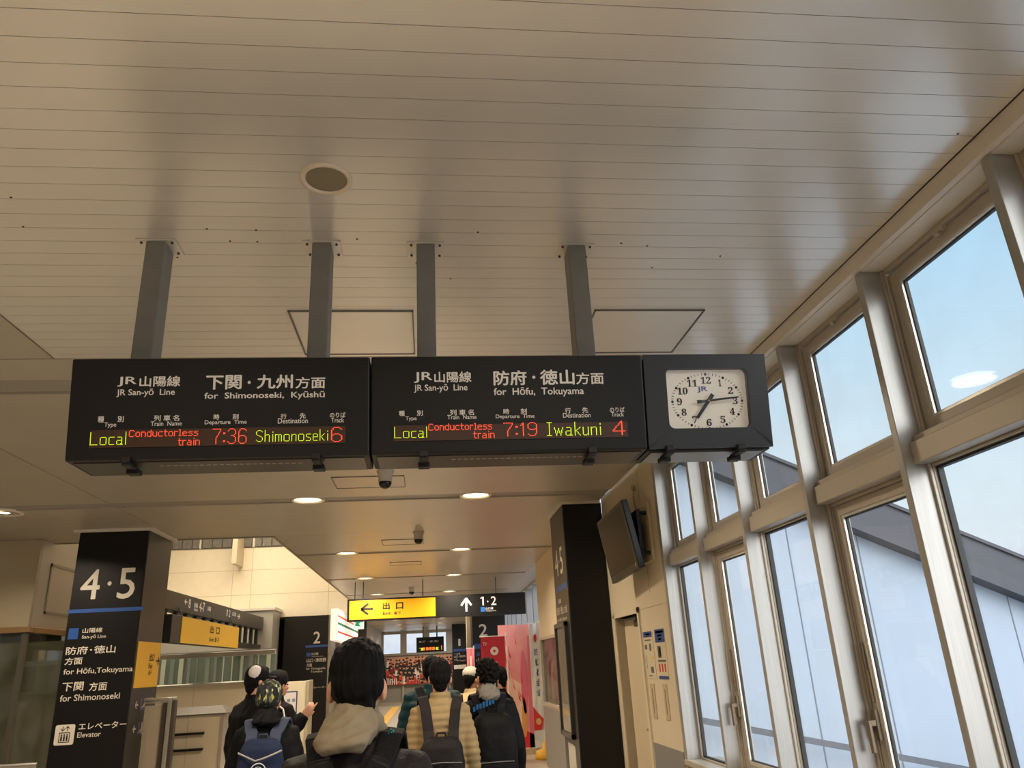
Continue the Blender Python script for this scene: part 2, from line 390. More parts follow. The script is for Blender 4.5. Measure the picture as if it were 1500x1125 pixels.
for i in range(len(MY)-1):
    a, b = MY[i]+.02, MY[i+1]-.02
    root = bpy.data.objects.new('window_%d' % (i+1), None); COL.objects.link(root); root.location = (GX, (a+b)/2, SZ); root['kind'] = 'structure'
    fr = MB()
    def ring(mb, x0, x1, ya, yb, za, zb, w, m=0):
        mb.box(x0, ya, za, x1, ya+w, zb, m); mb.box(x0, yb-w, za, x1, yb, zb, m); mb.box(x0, ya+w, za, x1, yb-w, za+w, m); mb.box(x0, ya+w, zb-w, x1, yb-w, zb, m)
    ring(fr, 2.025, 2.075, a, b, 2.40, 3.165, .022)
    fr.box(1.985, a, 2.30, 2.075, b, 2.405, 0); fr.box(1.962, a, 2.285, 2.075, b, 2.375, 0)          # transom
    casement = (i - 8) % 2 == 1
    ring(fr, 2.03, 2.075, a, b, SZ, 2.285, .012 if not casement else .018)
    fr.build('frame', ALUF, root, .004)
    us = MB(); ring(us, 2.036, 2.085, a+.026, b-.026, 2.412, 3.135, .048); us.build('upper_sash', ALUF, root, .004)
    bd = MB(); ring(bd, 2.043, 2.07, a+.074, b-.074, 2.46, 3.087, .013, 0); ring(bd, 2.055, 2.07, a+.087, b-.087, 2.473, 3.074, .006, 1); bd.build('glazing_bead', [ALUL, RUB], root)
    gp = MB(); gp.box(2.06, a+.09, 2.476, 2.0655, b-.09, 3.071); gp.build('upper_pane', PANE, root)
    hk = MB(); hk.box(2.02, (a+b)/2-.03, 3.125, 2.036, (a+b)/2+.03, 3.142); hk.cyl((2.018, (a+b)/2-.012, 3.118), (2.018, (a+b)/2+.012, 3.118), .009, n=10); hk.build('catch', ALUF, root)
    if casement:
        ls = MB(); ring(ls, 2.036, 2.085, a+.024, b-.024, SZ+.02, 2.265, .05); ls.build('casement_sash', ALUF, root, .004)
        bd = MB(); ring(bd, 2.043, 2.07, a+.074, b-.074, SZ+.07, 2.215, .012, 0); ring(bd, 2.055, 2.07, a+.086, b-.086, SZ+.082, 2.203, .006, 1); bd.build('glazing_bead', [ALUL, RUB], root)
        gp = MB(); gp.box(2.06, a+.088, SZ+.085, 2.0655, b-.088, 2.2); gp.build('lower_pane', PANE, root)
        hd = MB(); yh = b-.048
        hd.box(2.018, yh-.014, 1.20, 2.036, yh+.014, 1.33); hd.box(1.985, yh-.011, 1.26, 2.02, yh+.011, 1.285); hd.box(1.98, yh-.012, 1.15, 1.996, yh+.012, 1.285)
        hd.box(2.022, yh-.009, 1.36, 2.036, yh+.009, 1.50); hd.box(2.022, yh-.006, 1.50, 2.032, yh+.006, 1.62)
        hd.build('handle', mat('worn_bronze_latch', (120, 105, 84), .4, metal=.4), root, .003)
        lb = MB(); lb.box(2.0, (a+b)/2-.11, SZ, 2.036, (a+b)/2+.05, SZ+.035); lb.build('stay', mat('worn_bronze_latch', (120, 105, 84)), root, .003)
    else:
        bd = MB(); ring(bd, 2.045, 2.07, a+.012, b-.012, SZ+.012, 2.273, .010, 0); bd.build('gasket', RUB, root)
        gp = MB(); gp.box(2.06, a+.02, SZ+.02, 2.0655, b-.02, 2.265); gp.build('lower_pane', PANE, root)

# ---- beige wall with the door, right
w2 = MB()
w2.box(1.92, 6.157, 0, 2.1, 7.06, CH+.02); w2.box(1.92, 7.06, 1.975, 2.1, 7.95, CH+.02); w2.box(1.92, 7.95, 0, 2.1, 8.12, CH+.02); w2.box(2.06, 7.06, 0, 2.1, 7.95, 1.975)
w2.box(1.9185, 6.60, 2.12, 1.92, 6.603, 3.2, 1); w2.box(1.9185, 6.16, 2.0, 1.92, 8.1, 2.003, 1); w2.box(1.9185, 6.97, 0.9, 1.92, 6.974, 2.0, 1)
struct('wall_right_far', w2, [BEIGE, mat('panel_joint', (150, 136, 110), .6)])
wc = MB(); wc.box(1.914, 6.157, 0, 1.9195, 6.97, .905); struct('baseboard_right', wc, GREYW)
dr = MB()
dr.box(1.905, 7.0, 0, 2.05, 7.06, 2.03); dr.box(1.905, 7.95, 0, 2.05, 8.0, 2.03); dr.box(1.905, 7.0, 1.975, 2.05, 8.0, 2.03)
door = struct('door_1', dr, mat('door_frame_paint', (214, 200, 172), .45), bevel=.004)
d2 = MB(); d2.box(2.005, 7.065, .01, 2.055, 7.945, 1.97); d2.build('door_leaf', mat('door_paint', (206, 190, 158), .45), door, .004)
d3 = MB(); d3.box(1.955, 7.15, 1.87, 2.005, 7.38, 1.93); d3.box(1.93, 7.2, 1.935, 1.945, 7.55, 1.955); d3.cyl((1.94, 7.22, 1.93), (1.94, 7.22, 1.95), .012); d3.build('door_closer', mat('closer_grey', (96, 90, 80), .4, metal=.5), door, .004)
d4 = MB(); d4.cyl((2.005, 7.14, .98), (1.95, 7.14, .98), .009); d4.cyl((1.953, 7.14, .98), (1.953, 7.26, .98), .009); d4.build('lever_handle', STEEL, door)

# ---- shop wall beyond the right pillar, then the row of bright windows
w3 = MB()
w3.box(1.90, 9.0, 0, 2.3, 11.55, CH+.02); w3.box(1.90, 11.55, 0, 2.3, 13.4, .92); w3.box(1.90, 11.55, 1.97, 2.3, 13.4, CH+.02); w3.box(1.90, 13.4, 0, 2.3, 13.5, CH+.02)
w3.box(1.895, 9.0, 0, 1.90, 11.55, .9, 1); w3.box(1.895, 13.4, 0, 1.90, 13.5, .9, 1); w3.box(1.895, 11.55, 0, 1.90, 13.4, .9, 1)
struct('wall_right_shop', w3, [BEIGE, GREYW])
w4 = MB(); w4.box(2.30, 13.5, 0, 2.6, 39, 2.3); w4.box(2.3, 13.5, 3.2, 2.6, 39, 3.3)
struct('wall_right_end', w4, mat('far_wall_grey', (172, 168, 160), .5))
fn = MB(); q = 13.6
while q < 38: fn.box(2.3, q, 2.3, 2.44, q+.1, 3.2); q += 1.15
struct('trim_5', fn, mat('white_fin', (150, 150, 150), .5))
gw = MB(); gw.box(2.5, 13.5, 2.3, 2.51, 39, 3.2); struct('window_30', gw, PANE)
# shop window in the wall: dark back and added shapes imitating reflections, behind glass
sw = bpy.data.objects.new('window_31', None); COL.objects.link(sw); sw.location = (1.9, 12.5, .92); sw['kind'] = 'structure'
m = MB(); ring(m, 1.885, 1.95, 11.55, 13.4, .92, 1.97, .045); m.build('frame', ALUF, sw, .004)
m = MB(); m.box(1.92, 11.6, .96, 1.925, 13.35, 1.93); m.build('pane', PANE_IN, sw)
m = MB(); m.box(2.27, 11.55, .92, 2.29, 13.4, 1.97); m.build('back_panel', mat('shop_dark', (70, 52, 42), .7, var=.35, vscale=6), sw)
for i, (yy, cl_) in enumerate([(11.8, (150, 60, 58)), (12.05, (228, 222, 214)), (12.3, (60, 66, 90)), (12.62, (170, 90, 80)), (12.9, (196, 178, 140)), (13.15, (92, 48, 52))]):
    m = MB(); m.loft([((2.02, yy, 1.02), .06, .10), ((2.02, yy, 1.35), .055, .085), ((2.02, yy, 1.52), .05, .10), ((2.02, yy, 1.60), .03, .03)], n=14)
    o = m.build('reflection_shape', mat('reflection_%d' % i, cl_, .8)); tag(o, 'hanging garment imitated as a solid shape in the wall window, %s one' % ('brick red', 'white', 'navy', 'dusty red', 'straw coloured', 'dark maroon')[i], 'reflection', 'shapes imitating reflections behind the wall window')

# ---- shell: back, left, end walls, upper hall over the opening
s = MB(); s.box(-12, -5.8, 0, 2.3, -5.5, CH+.1); struct('wall_back', s, BEIGE)
s = MB(); s.box(-12.3, -5.8, 0, -12, 39, 5.6); struct('wall_left', s, LBEIGE)
GRILLE = mat('vent_grille', (120, 116, 110), .6, var=.35, vscale=60, stretch=(1, 1, .2))
a = MB(); Yw = 19.2
a.box(-12, Yw, 2.88, -1.9, Yw+.3, 5.6, 0)
for z in (3.42, 4.0): a.box(-12, Yw-.002, z, -1.9, Yw, z+.012, 1)
for x in (-2.4, -4.24, -4.68, -7.0, -9.4): a.box(x, Yw-.002, 2.88, x+.012, Yw, 4.55, 1)
struct('wall_atrium', a, [LBEIGE, mat('pale_joint', (196, 184, 160), .6)])
g = MB()
for i in range(44): g.box(-12+i*.235, Yw-.05, 4.57, -12+i*.235+.2, Yw-.03, 4.86, 0)
g.box(-12, Yw-.03, 4.55, -1.9, Yw-.004, 4.88, 1); g.box(-12, Yw-.06, 4.86, -1.9, Yw, 4.92, 2); g.box(-5.5, Yw-.06, 4.55, -5.46, Yw, 4.9, 2); g.box(-4.25, Yw-.06, 4.55, -4.2, Yw, 4.9, 2)
struct('trim_6', g, [GRILLE, mat('grille_back', (92, 88, 82), .7), TRIMW])
s = MB(); s.box(-12, 9.75, 5.6, -1.6, 19.5, 5.8); s.box(-1.9, 9.75, CH+.45, -1.6, 19.2, 5.6); s.box(-12, 9.45, CH+.1, -1.6, 9.75, 5.6)
struct('ceiling_atrium', s, LBEIGE)
bm_ = MB(); bm_.box(-4.57, 18.5, 4.08, -4.45, Yw, 5.0); struct('trim_7', bm_, mat('roof_beam', (196, 184, 160), .5), bevel=.01)
s = MB(); s.box(-12, 38.7, 0, -2.45, 39, CH+.1, 0); s.box(-2.45, 38.7, 3.12, 2.6, 39, CH+.1, 0); s.box(-2.45, 38.7, 0, 2.6, 39, 2.2, 0); s.box(-2.45, 38.68, .05, 2.0, 38.7, .86, 1)
for x in (-2.45, -1.35, -.25, .85, 1.95): s.box(x, 38.62, 2.2, x+.3, 39, 3.14, 0); s.box(x+.1, 38.6, .0, x+.18, 38.7, .9, 0)
s.box(-2.45, 38.6, .84, 2.0, 38.7, .92, 0); s.box(-2.45, 38.6, 0, 2.0, 38.7, .08, 0); s.box(-2.45, 38.6, 2.14, 2.0, 38.7, 2.24, 0)
struct('wall_end', s, [mat('end_wall_panel', (176, 166, 148), .45), mat('end_low_panel', (142, 138, 128), .5)])
s = MB(); s.box(-2.2, 38.85, 2.2, 1.95, 38.86, 3.12); struct('window_32', s, PANE)
# shops under the upper hall, dark fronts left of the passage
s = MB(); s.box(-12, 26, 0, -2.0, 26.2, CH, 0); s.box(-2.45, 20.6, 0, -2.25, 38.6, CH, 1); s.box(-2.25, 27.5, 0, -2.22, 31, 2.6, 0)
struct('wall_left_shop', s, [mat('dark_shopfront', (44, 36, 30), .5), mat('shop_wall', (150, 136, 112), .5)])
# tactile guide strip on the floor
s = MB(); s.box(-1.6, 12, 0, -1.3, 36, .006)
for i in range(4): s.box(-1.56+i*.07, 12, .006, -1.52+i*.07, 36, .011)
s.box(-1.6, 30.6, 0, 1.2, 30.9, .006)
tag(s.build('tactile_strip', mat('tactile_yellow', (214, 168, 62), .6)), 'yellow raised guide strip running along the concourse floor', 'guide strip')

# ---- outside: stair enclosure running down to the platform
EXW = mat('enclosure_white', (176, 186, 198), .6, var=.03, vscale=1.5); EXD = mat('enclosure_roof', (56, 57, 66), .5, var=.12, vscale=4)
YS = 8.0; sl_ = -.447; zt = lambda x: 3.661+sl_*(x-3.797); zb = lambda x: 3.20+sl_*(x-3.726)
b = MB()
b.prism([(2.12, YS, -6), (13, YS, -6), (13, YS, zb(13)+.1), (2.12, YS, zb(2.12)+.1)], (0, .9, 0), 0)
for x in (3.94, 4.745, 5.55, 6.36, 7.17): b.box(x, YS-.004, -5, x+.012, YS, zb(x)+.05, 1)
b.prism([(2.11, YS-.16, zb(2.11)), (13, YS-.16, zb(13)), (13, YS-.16, zt(13)), (2.11, YS-.16, zt(2.11))], (0, 1.1, 0), 2)
b.prism([(2.11, YS-.20, zb(2.11)), (13, YS-.20, zb(13)), (13, YS-.20, zb(13)+.17), (2.11, YS-.20, zb(2.11)+.17)], (0, .06, 0), 3)
b.prism([(2.11, YS-.19, zt(2.11)-.04), (13, YS-.19, zt(13)-.04), (13, YS-.19, zt(13)), (2.11, YS-.19, zt(2.11))], (0, .06, 0), 2)
o = b.build('stair_enclosure', [EXW, mat('seam_grey', (120, 128, 138), .6), EXD, mat('enclosure_gutter', (46, 50, 62), .45)]); tag(o, 'white panelled stair enclosure with dark sloping roof edge outside the windows', 'building')
b = MB(); z0 = lambda x: .892-.226*(x-3.183)
b.prism([(2.15, YS-.3, z0(2.15)-.06), (12, YS-.3, z0(12)-.06), (12, YS-.3, z0(12)), (2.15, YS-.3, z0(2.15))], (0, .08, 0), 0)
for x in (2.6, 5.2, 7.8): b.cyl((x, YS-.26, z0(x)-.03), (x, YS-.02, z0(x)-.03), .02)
tag(b.build('handrail_beam', mat('rail_grey', (92, 96, 104), .5)), 'grey rail running down the white stair enclosure outside', 'rail')
b = MB(); b.box(2.3, -40, -6.3, 80, 60, -6); struct('ground', b, mat('track_ground', (184, 186, 190), .9, var=.2, vscale=.5))

# ================================================================== HANGING BOARDS
FT, FB = np.array([0, 2.495, 2.656]), np.array([0, 2.552, 2.312])      # top and bottom edge of the leaning front
Vb = (FT-FB)/np.linalg.norm(FT-FB); Ub = X3; Nb = np.cross(Ub, Vb); HB = float(np.linalg.norm(FT-FB))
def on_plane(px, py, O, Nn):
    r = ray(px, py); return EYE+r*((np.array(O)-EYE).dot(Nn)/r.dot(Nn))
def uv(px, py, O, U, V, Nn):
    p = on_plane(px, py, O, Nn)-np.array(O); return float(p.dot(U)), float(p.dot(V))
class Face:
    """a flat printed face: lettering is laid out in its own two axes"""
    def __init__(s, O, U, V, sc=1, ox=0, oy=0): s.O, s.U, s.V = map(np.array, (O, U, V)); s.N = np.cross(s.U, s.V); s.sc, s.ox, s.oy = sc, ox, oy
    def q(s, x, y): return uv(s.ox+x/s.sc, s.oy+y/s.sc, s.O, s.U, s.V, s.N)
    def t(s, mb, st, xl, yb, xr, yt, m=0, bold=.015, lift=.0012, shear=0.):
        a, b = s.q(xl, yb), s.q(xr, yt); mb.text(st, s.O, s.U, s.V, s.N, a[0], a[1], b[0], b[1], m, bold, lift, shear)
    def r(s, mb, xl, yb, xr, yt, m=0, lift=.001, th=None):
        a, b = s.q(xl, yb), s.q(xr, yt); mb.rect(s.O, s.U, s.V, s.N, a[0], a[1], b[0], b[1], m, lift, th)
def board_face(sc, ox, oy): return Face(FB, Ub, Vb, sc, ox, oy)
xL = on_plane(100, 600, FB, Nb)[0]; xA = on_plane(542.5, 595, FB, Nb)[0]; xB = on_plane(945.5, 590, FB, Nb)[0]; xR = on_plane(1126, 585, FB, Nb)[0]
SECT = [(2.495, 2.656), (2.552, 2.312), (2.760, 2.312), (2.817, 2.656)]
def housing(x0, x1):
    m = MB(); m.prism([(x0, y, z) for y, z in SECT], (x1-x0, 0, 0), 0); return m
BOTTOM = mat('board_underside', (66, 62, 57), .38, metal=.3)
def hooks(root, xs, name='latch_hook'):
    for x in xs:
        m = MB(); m.box(x-.016, 2.538, 2.30, x+.014, 2.554, 2.322); m.box(x-.014, 2.545, 2.292, x+.014, 2.63, 2.305); m.box(x-.02, 2.61, 2.28, x+.02, 2.65, 2.298)
        m.build(name, BLACK, root, .003)
def px_x(px, py=672): return float(on_plane(px, py, FB, Nb)[0])

# dot-matrix characters: strokes on a 16-row grid
G16 = {'L': (8, [[(0,15),(0,0),(7,0)]]), 'o': (7, [[(1,0),(5,0),(6,1),(6,8),(5,9),(1,9),(0,8),(0,1),(1,0)]]), 'c': (6, [[(5,9),(1,9),(0,8),(0,1),(1,0),(5,0)]]),
 'a': (7, [[(1,9),(4,9),(5,8),(5,0),(6,0)],[(5,5),(1,5),(0,4),(0,1),(1,0),(4,0),(5,2)]]), 'l': (1, [[(0,15),(0,0)]]), '7': (8, [[(0,15),(7,15),(7,13),(3,6),(3,0)]]), ':': (2, [[(0,11),(1,11),(1,10),(0,10)],[(0,3),(1,3),(1,2),(0,2)]]),
 '3': (8, [[(0,13),(2,15),(5,15),(7,13),(7,10),(5,8),(3,8)],[(5,8),(7,6),(7,2),(5,0),(2,0),(0,2)]]), '6': (8, [[(7,13),(5,15),(2,15),(0,12),(0,2),(2,0),(5,0),(7,2),(7,6),(5,8),(2,8),(0,6)]]),
 '1': (4, [[(0,12),(2,15),(2,0)],[(1,14),(2,14)]]), '9': (8, [[(0,2),(2,0),(5,0),(7,3),(7,13),(5,15),(2,15),(0,13),(0,9),(2,7),(5,7),(7,9)]]), '4': (9, [[(6,0),(6,15),(0,5),(0,4),(8,4)]]),
 'S': (8, [[(7,13),(5,15),(2,15),(0,13),(0,10),(2,8),(5,7),(7,5),(7,2),(5,0),(2,0),(0,2)]]), 'h': (6, [[(0,15),(0,0)],[(0,7),(2,9),(4,9),(5,8),(5,0)]]), 'i': (2, [[(1,9),(1,0)],[(1,13),(1,12)]]),
 'm': (8, [[(0,9),(0,0)],[(0,8),(1,9),(3,9),(4,8),(4,0)],[(4,8),(5,9),(6,9),(7,8),(7,0)]]), 'n': (6, [[(0,9),(0,0)],[(0,7),(2,9),(4,9),(5,8),(5,0)]]), 's': (6, [[(5,9),(1,9),(0,8),(0,6),(1,5),(4,4),(5,3),(5,1),(4,0),(0,0)]]),
 'e': (6, [[(5,0),(1,0),(0,1),(0,8),(1,9),(4,9),(5,8),(5,5),(0,5)]]), 'k': (6, [[(0,15),(0,0)],[(5,9),(0,4)],[(1,5),(5,0)]]), 'I': (5, [[(0,15),(4,15)],[(2,15),(2,0)],[(0,0),(4,0)]]),
 'w': (9, [[(0,9),(2,0),(4,8),(6,0),(8,9)]]), 'u': (6, [[(0,9),(0,1),(1,0),(3,0),(5,2)],[(5,9),(5,0)]])}
G8 = {'C': (6, [[(5,6),(4,7),(1,7),(0,6),(0,1),(1,0),(4,0),(5,1)]]), 'o': (5, [[(1,0),(3,0),(4,1),(4,4),(3,5),(1,5),(0,4),(0,1),(1,0)]]), 'n': (5, [[(0,5),(0,0)],[(0,4),(1,5),(3,5),(4,4),(4,0)]]), 'd': (5, [[(4,7),(4,0),(1,0),(0,1),(0,4),(1,5),(4,5)]]),
 'u': (5, [[(0,5),(0,1),(1,0),(4,0)],[(4,5),(4,0)]]), 'c': (5, [[(4,5),(1,5),(0,4),(0,1),(1,0),(4,0)]]), 't': (4, [[(1,7),(1,1),(2,0),(3,0)],[(0,5),(3,5)]]), 'r': (4, [[(0,5),(0,0)],[(0,4),(1,5),(3,5)]]), 'l': (3, [[(0,7),(1,7),(1,0)],[(0,0),(2,0)]]),
 'e': (5, [[(4,0),(1,0),(0,1),(0,4),(1,5),(3,5),(4,4),(4,3),(0,3)]]), 's': (5, [[(4,5),(1,5),(0,4),(1,3),(3,3),(4,2),(4,1),(3,0),(0,0)]]), 'a': (5, [[(1,5),(3,5),(4,4),(4,0)],[(4,3),(1,3),(0,2),(0,1),(1,0),(4,0)]]), 'i': (2, [[(1,5),(1,0)],[(1,7),(1,7)]])}
def led(mb, F, st, xl, yb, xr, yt, G, m):
    cells = set(); x = 0; H = 16 if G is G16 else 8; top = 0
    for ch in st:
        w, strokes = G[ch]
        for sk in strokes:
            for (ax, ay), (bx, by) in zip(sk, sk[1:]):
                n_ = max(abs(bx-ax), abs(by-ay), 1)
                for i in range(n_+1): cells.add((x+round(ax+(bx-ax)*i/n_), round(ay+(by-ay)*i/n_)))
        x += w+(2 if H == 16 else 1)
    W_ = x-(2 if H == 16 else 1)
    a, b = F.q(xl, yb), F.q(xr, yt); du, dv = (b[0]-a[0])/W_, (b[1]-a[1])/H
    for cx, cy in cells:
        u, v = a[0]+(cx+.5)*du, a[1]+(cy+.5)*dv
        mb.rect(F.O, F.U, F.V, F.N, u-du*.39, v-dv*.39, u+du*.39, v+dv*.39, m, .004)
LEDBG = mat('led_panel', (62, 38, 24), .5, var=.3, vscale=300); LEDG = mat('led_yellow_green', (190, 230, 20), .5, emit=1.05, ecol=(.62, .85, .02, 1)); LEDR = mat('led_red', (255, 70, 40), .5, emit=1.1, ecol=(1, .10, .045, 1))
def departure_board(x0, x1, label, F, items, strip, leds, hk, seamx=None):
    root = thing('departure_board', ((x0+x1)/2, 2.656, 2.312), label, 'sign', 'departure boards hanging under the ceiling')
    housing(x0, x1).build('housing', BLACK, root, .006)
    b = MB(); b.box(x0+.02, 2.575, 2.3085, x1-.02, 2.745, 2.312, 0)
    for k in range(22): b.box(x0+.28+k*.022, 2.62, 2.3075, x0+.28+k*.022+.014, 2.627, 2.3088, 1)
    b.build('bottom_panel', [BOTTOM, GAP], root)
    k = next(i for i, it in enumerate(items) if it[0].startswith('for'))
    for nm, part_ in (('line_name_lettering', items[:3]), ('direction_lettering', items[3:k+1]), ('column_headings', items[k+1:])):
        L = MB()
        for it in part_: F.t(L, it[0], *it[1:5], 0, (it[5] if it[5] in (.012, .014, .018, .022) else .014) if len(it) > 5 else .006)
        L.build(nm, LETTER, root)
    (ax, ay), (bx, by) = strip; S = MB(); F.r(S, ax, ay, bx, by, 0, .0005, .003); pan = S.build('led_display', LEDBG, root)
    NMS = ('train_type_characters', 'train_name_characters', 'train_name_characters', 'time_characters', 'destination_characters', 'track_number')
    for nm in dict.fromkeys(NMS):
        D = MB(); g_ = False
        for n_, (s_, c, G, *bb) in zip(NMS, leds):
            if n_ == nm: led(D, F, s_, *bb, G, 0); g_ = c == 'g'
        D.build(nm, LEDG if g_ else LEDR, pan)['label'] = ('yellow-green lit ' if g_ else 'red lit ')+nm.replace('_', ' ')
    hooks(root, [px_x(*h) for h in hk]); return root
F1 = board_face(3.125, 80, 500)
departure_board(xL, xA-.0025, 'black departure board with the 7:36 Shimonoseki train, hung from two posts beside its twin',
  F1, [('JR', 287, 208, 378, 162, .03), ('山陽線', 388, 209, 578, 158, .018), ('JR San-yō  Line', 283, 257, 552, 216, .012), ('下関', 692, 222, 858, 154, .022), ('・', 884, 196, 899, 181), ('九州', 925, 218, 1092, 152, .022), ('方面', 1102, 217, 1240, 162, .02),
   ('for  Shimonoseki,  Kyūshū', 685, 272, 1237, 228, .014), ('種', 197, 372, 228, 343, .02), ('別', 288, 370, 318, 342, .02), ('Type', 227, 398, 284, 371), ('列 車 名', 454, 366, 572, 337, .02), ('Train  Name', 440, 388, 583, 365), ('時', 728, 360, 755, 334, .02), ('刻', 815, 358, 843, 332, .02),
   ('Departure  Time', 687, 386, 880, 359), ('行', 1035, 356, 1062, 331, .02), ('先', 1122, 354, 1150, 328, .02), ('Destination', 1022, 377, 1160, 351), ('のりば', 1260, 350, 1332, 325, .02), ('Track', 1266, 372, 1325, 350)],
  ((158, 489), (1332, 388)), [('Local', 'g', G16, 162, 477, 332, 414), ('Conductorless', 'r', G8, 341, 439, 660, 402), ('train', 'r', G8, 565, 478, 667, 442), ('7:36', 'r', G16, 722, 472, 882, 398), ('Shimonoseki', 'g', G16, 922, 461, 1253, 402), ('6', 'r', G16, 1265, 462, 1318, 392)],
  [(185, 684), (463, 675)])
F2 = board_face(2.4194, 530, 500)
departure_board(xA+.0025, xB-.0025, 'black departure board with the 7:19 Iwakuni train, hung beside the clock',
  F2, [('JR', 185, 148, 250, 109, .03), ('山陽線', 257, 147, 388, 107, .018), ('JR San-yō  Line', 185, 183, 374, 151, .012), ('防府', 467, 157, 583, 103, .022), ('・', 604, 133, 615, 122), ('徳山', 632, 155, 752, 100, .022), ('方面', 760, 153, 856, 110, .02),
   ('for  Hōfu,  Tokuyama', 468, 199, 786, 161, .014), ('種', 131, 265, 152, 246, .02), ('別', 195, 264, 216, 245, .02), ('Type', 155, 284, 194, 266), ('列 車 名', 313, 263, 397, 241, .02), ('Train  Name', 303, 277, 406, 260), ('時', 502, 259, 522, 239, .02), ('刻', 563, 258, 584, 238, .02),
   ('Departure  Time', 475, 277, 611, 258), ('行', 720, 256, 740, 236, .02), ('先', 781, 254, 801, 234, .02), ('Destination', 713, 271, 810, 253), ('のりば', 879, 252, 930, 233, .02), ('Track', 884, 267, 928, 251)],
  ((112, 355), (940, 285)), [('Local', 'g', G16, 115, 344, 231, 302), ('Conductorless', 'r', G8, 236, 317, 461, 289), ('train', 'r', G8, 395, 345, 470, 318), ('7:19', 'r', G16, 502, 338, 620, 287), ('Iwakuni', 'g', G16, 656, 336, 845, 284), ('4', 'r', G16, 889, 333, 932, 281)],
  [(621, 673), (868, 666)])

# ---- clock unit
x0, x1 = xB+.0025, xR
root = thing('hanging_clock', ((x0+x1)/2, 2.656, 2.312), 'black boxed station clock with oval dial hung at the end of the departure boards', 'clock')
FC = board_face(7.5, 960, 530)
c4 = [FC.q(*p) for p in ((105, 75), (1000, 70), (1070, 715), (165, 735))]
fu0, fu1 = (c4[0][0]+c4[3][0])/2, (c4[1][0]+c4[2][0])/2; fv0, fv1 = (c4[2][1]+c4[3][1])/2, (c4[0][1]+c4[1][1])/2
bk = MB(); dp = .03
SB = [(2.495+.034, 2.656), (2.552+.034, 2.312), (2.760, 2.312), (2.817, 2.656)]
bk.prism([(x0, y, z) for y, z in SB], (x1-x0, 0, 0))
bk.build('housing', BLACK, root)
# front plate with a rounded opening
def rrect(u0, v0, u1, v1, r, n=6):
    out = []
    for cx_, cy_, a0 in ((u1-r, v1-r, 0), (u0+r, v1-r, 90), (u0+r, v0+r, 180), (u1-r, v0+r, 270)):
        for k in range(n+1): t = math.radians(a0+90*k/n); out.append((cx_+r*math.cos(t), cy_+r*math.sin(t)))
    return out
inn = rrect(fu0, fv0, fu1, fv1, .022)
def to_rect(p):
    cu, cv = (fu0+fu1)/2, (fv0+fv1)/2; du, dv = p[0]-cu, p[1]-cv; U0, U1, V0, V1 = x0, x1, 0, HB
    k = min(((U1 if du > 0 else U0)-cu)/du if abs(du) > 1e-6 else 9e9, ((V1 if dv > 0 else V0)-cv)/dv if abs(dv) > 1e-6 else 9e9); return (cu+du*k, cv+dv*k)
n = len(inn)
outp = [to_rect(p) for p in inn]
for i in range(n):     # snap to the plate's corners
    pass
P3 = lambda p, l: FB+Ub*p[0]+Vb*p[1]+Nb*l
cor = [(x1, HB), (x0, HB), (x0, 0), (x1, 0)]
pl = MB()
ring_pts = []
# outer ring uses the corner at the middle of each arc
for i in range(n):
    j = i // 7
    if i % 7 == 3: outp[i] = cor[j]
vs = [P3(p, 0) for p in inn]+[P3(p, 0) for p in outp]+[P3(p, -dp) for p in inn]+[P3(p, -.033) for p in outp]
fs = [(i, (i+1) % n, n+(i+1) % n, n+i) for i in range(n)]+[(2*n+i, 2*n+(i+1) % n, (i+1) % n, i) for i in range(n)]+[(n+i, n+(i+1) % n, 3*n+(i+1) % n, 3*n+i) for i in range(n)]
pl.add(vs, fs); pl.build('front_plate', mat('clock_plate', (30, 32, 36), .4), root, fix=True)
fc = MB(); fc.poly(FB, Ub, Vb, Nb, inn, 0, -dp+.002); dial = fc.build('dial', mat('dial_cream', (222, 216, 204), .5, emit=.12), root)
cu, cv = FC.q(580, 405); cu = (fu0+fu1)/2+.004; eu = abs(FC.q(940, 415)[0]-FC.q(168, 425)[0])/2; ev = abs(FC.q(523, 122)[1]-FC.q(590, 722)[1])/2; cv = (FC.q(523, 122)[1]+FC.q(590, 722)[1])/2
Fd = FB-Nb*(dp-.002)
mk = MB()
for k in range(60):
    t = 2*pi*k/60; u, v = cu+eu*math.sin(t), cv+ev*math.cos(t)
    if k % 5 == 0: mk.disc(Fd, Ub, Vb, Nb, u, v, .0052, 0, .0008, 10)
    else:
        d = np.array([math.sin(t)*eu, math.cos(t)*ev]); d /= np.linalg.norm(d); q = np.array([-d[1], d[0]])*.0011; d = d*.0042
        mk.poly(Fd, Ub, Vb, Nb, [(u-d[0]-q[0], v-d[1]-q[1]), (u-d[0]+q[0], v-d[1]+q[1]), (u+d[0]+q[0], v+d[1]+q[1]), (u+d[0]-q[0], v+d[1]-q[1])], 0, .0008)
mk.build('minute_track', INK, dial)
dg = MB()
BD = {str(i): chr(0x1D7CE+i) for i in range(10)}
hh = .0125
for k in range(1, 13):
    t = 2*pi*k/12; u, v = cu+eu*.80*math.sin(t), cv+ev*.78*math.cos(t); s_ = ''.join(BD[ch] for ch in str(k)); w = .0098*len(s_)
    if k == 1: w = .006
    dg.text(s_, Fd, Ub, Vb, Nb, u-w, v-hh*1.05, u+w, v+hh*1.05, 0, .004, .001)
dg.build('numerals', INK, dial)
lg = MB(); lg.text('JR', Fd, Ub, Vb, Nb, cu-.036, cv+.032, cu+.004, cv+.056, 0, .02, .001); lg.build('emblem', mat('emblem_blue', (62, 70, 150), .5), dial)
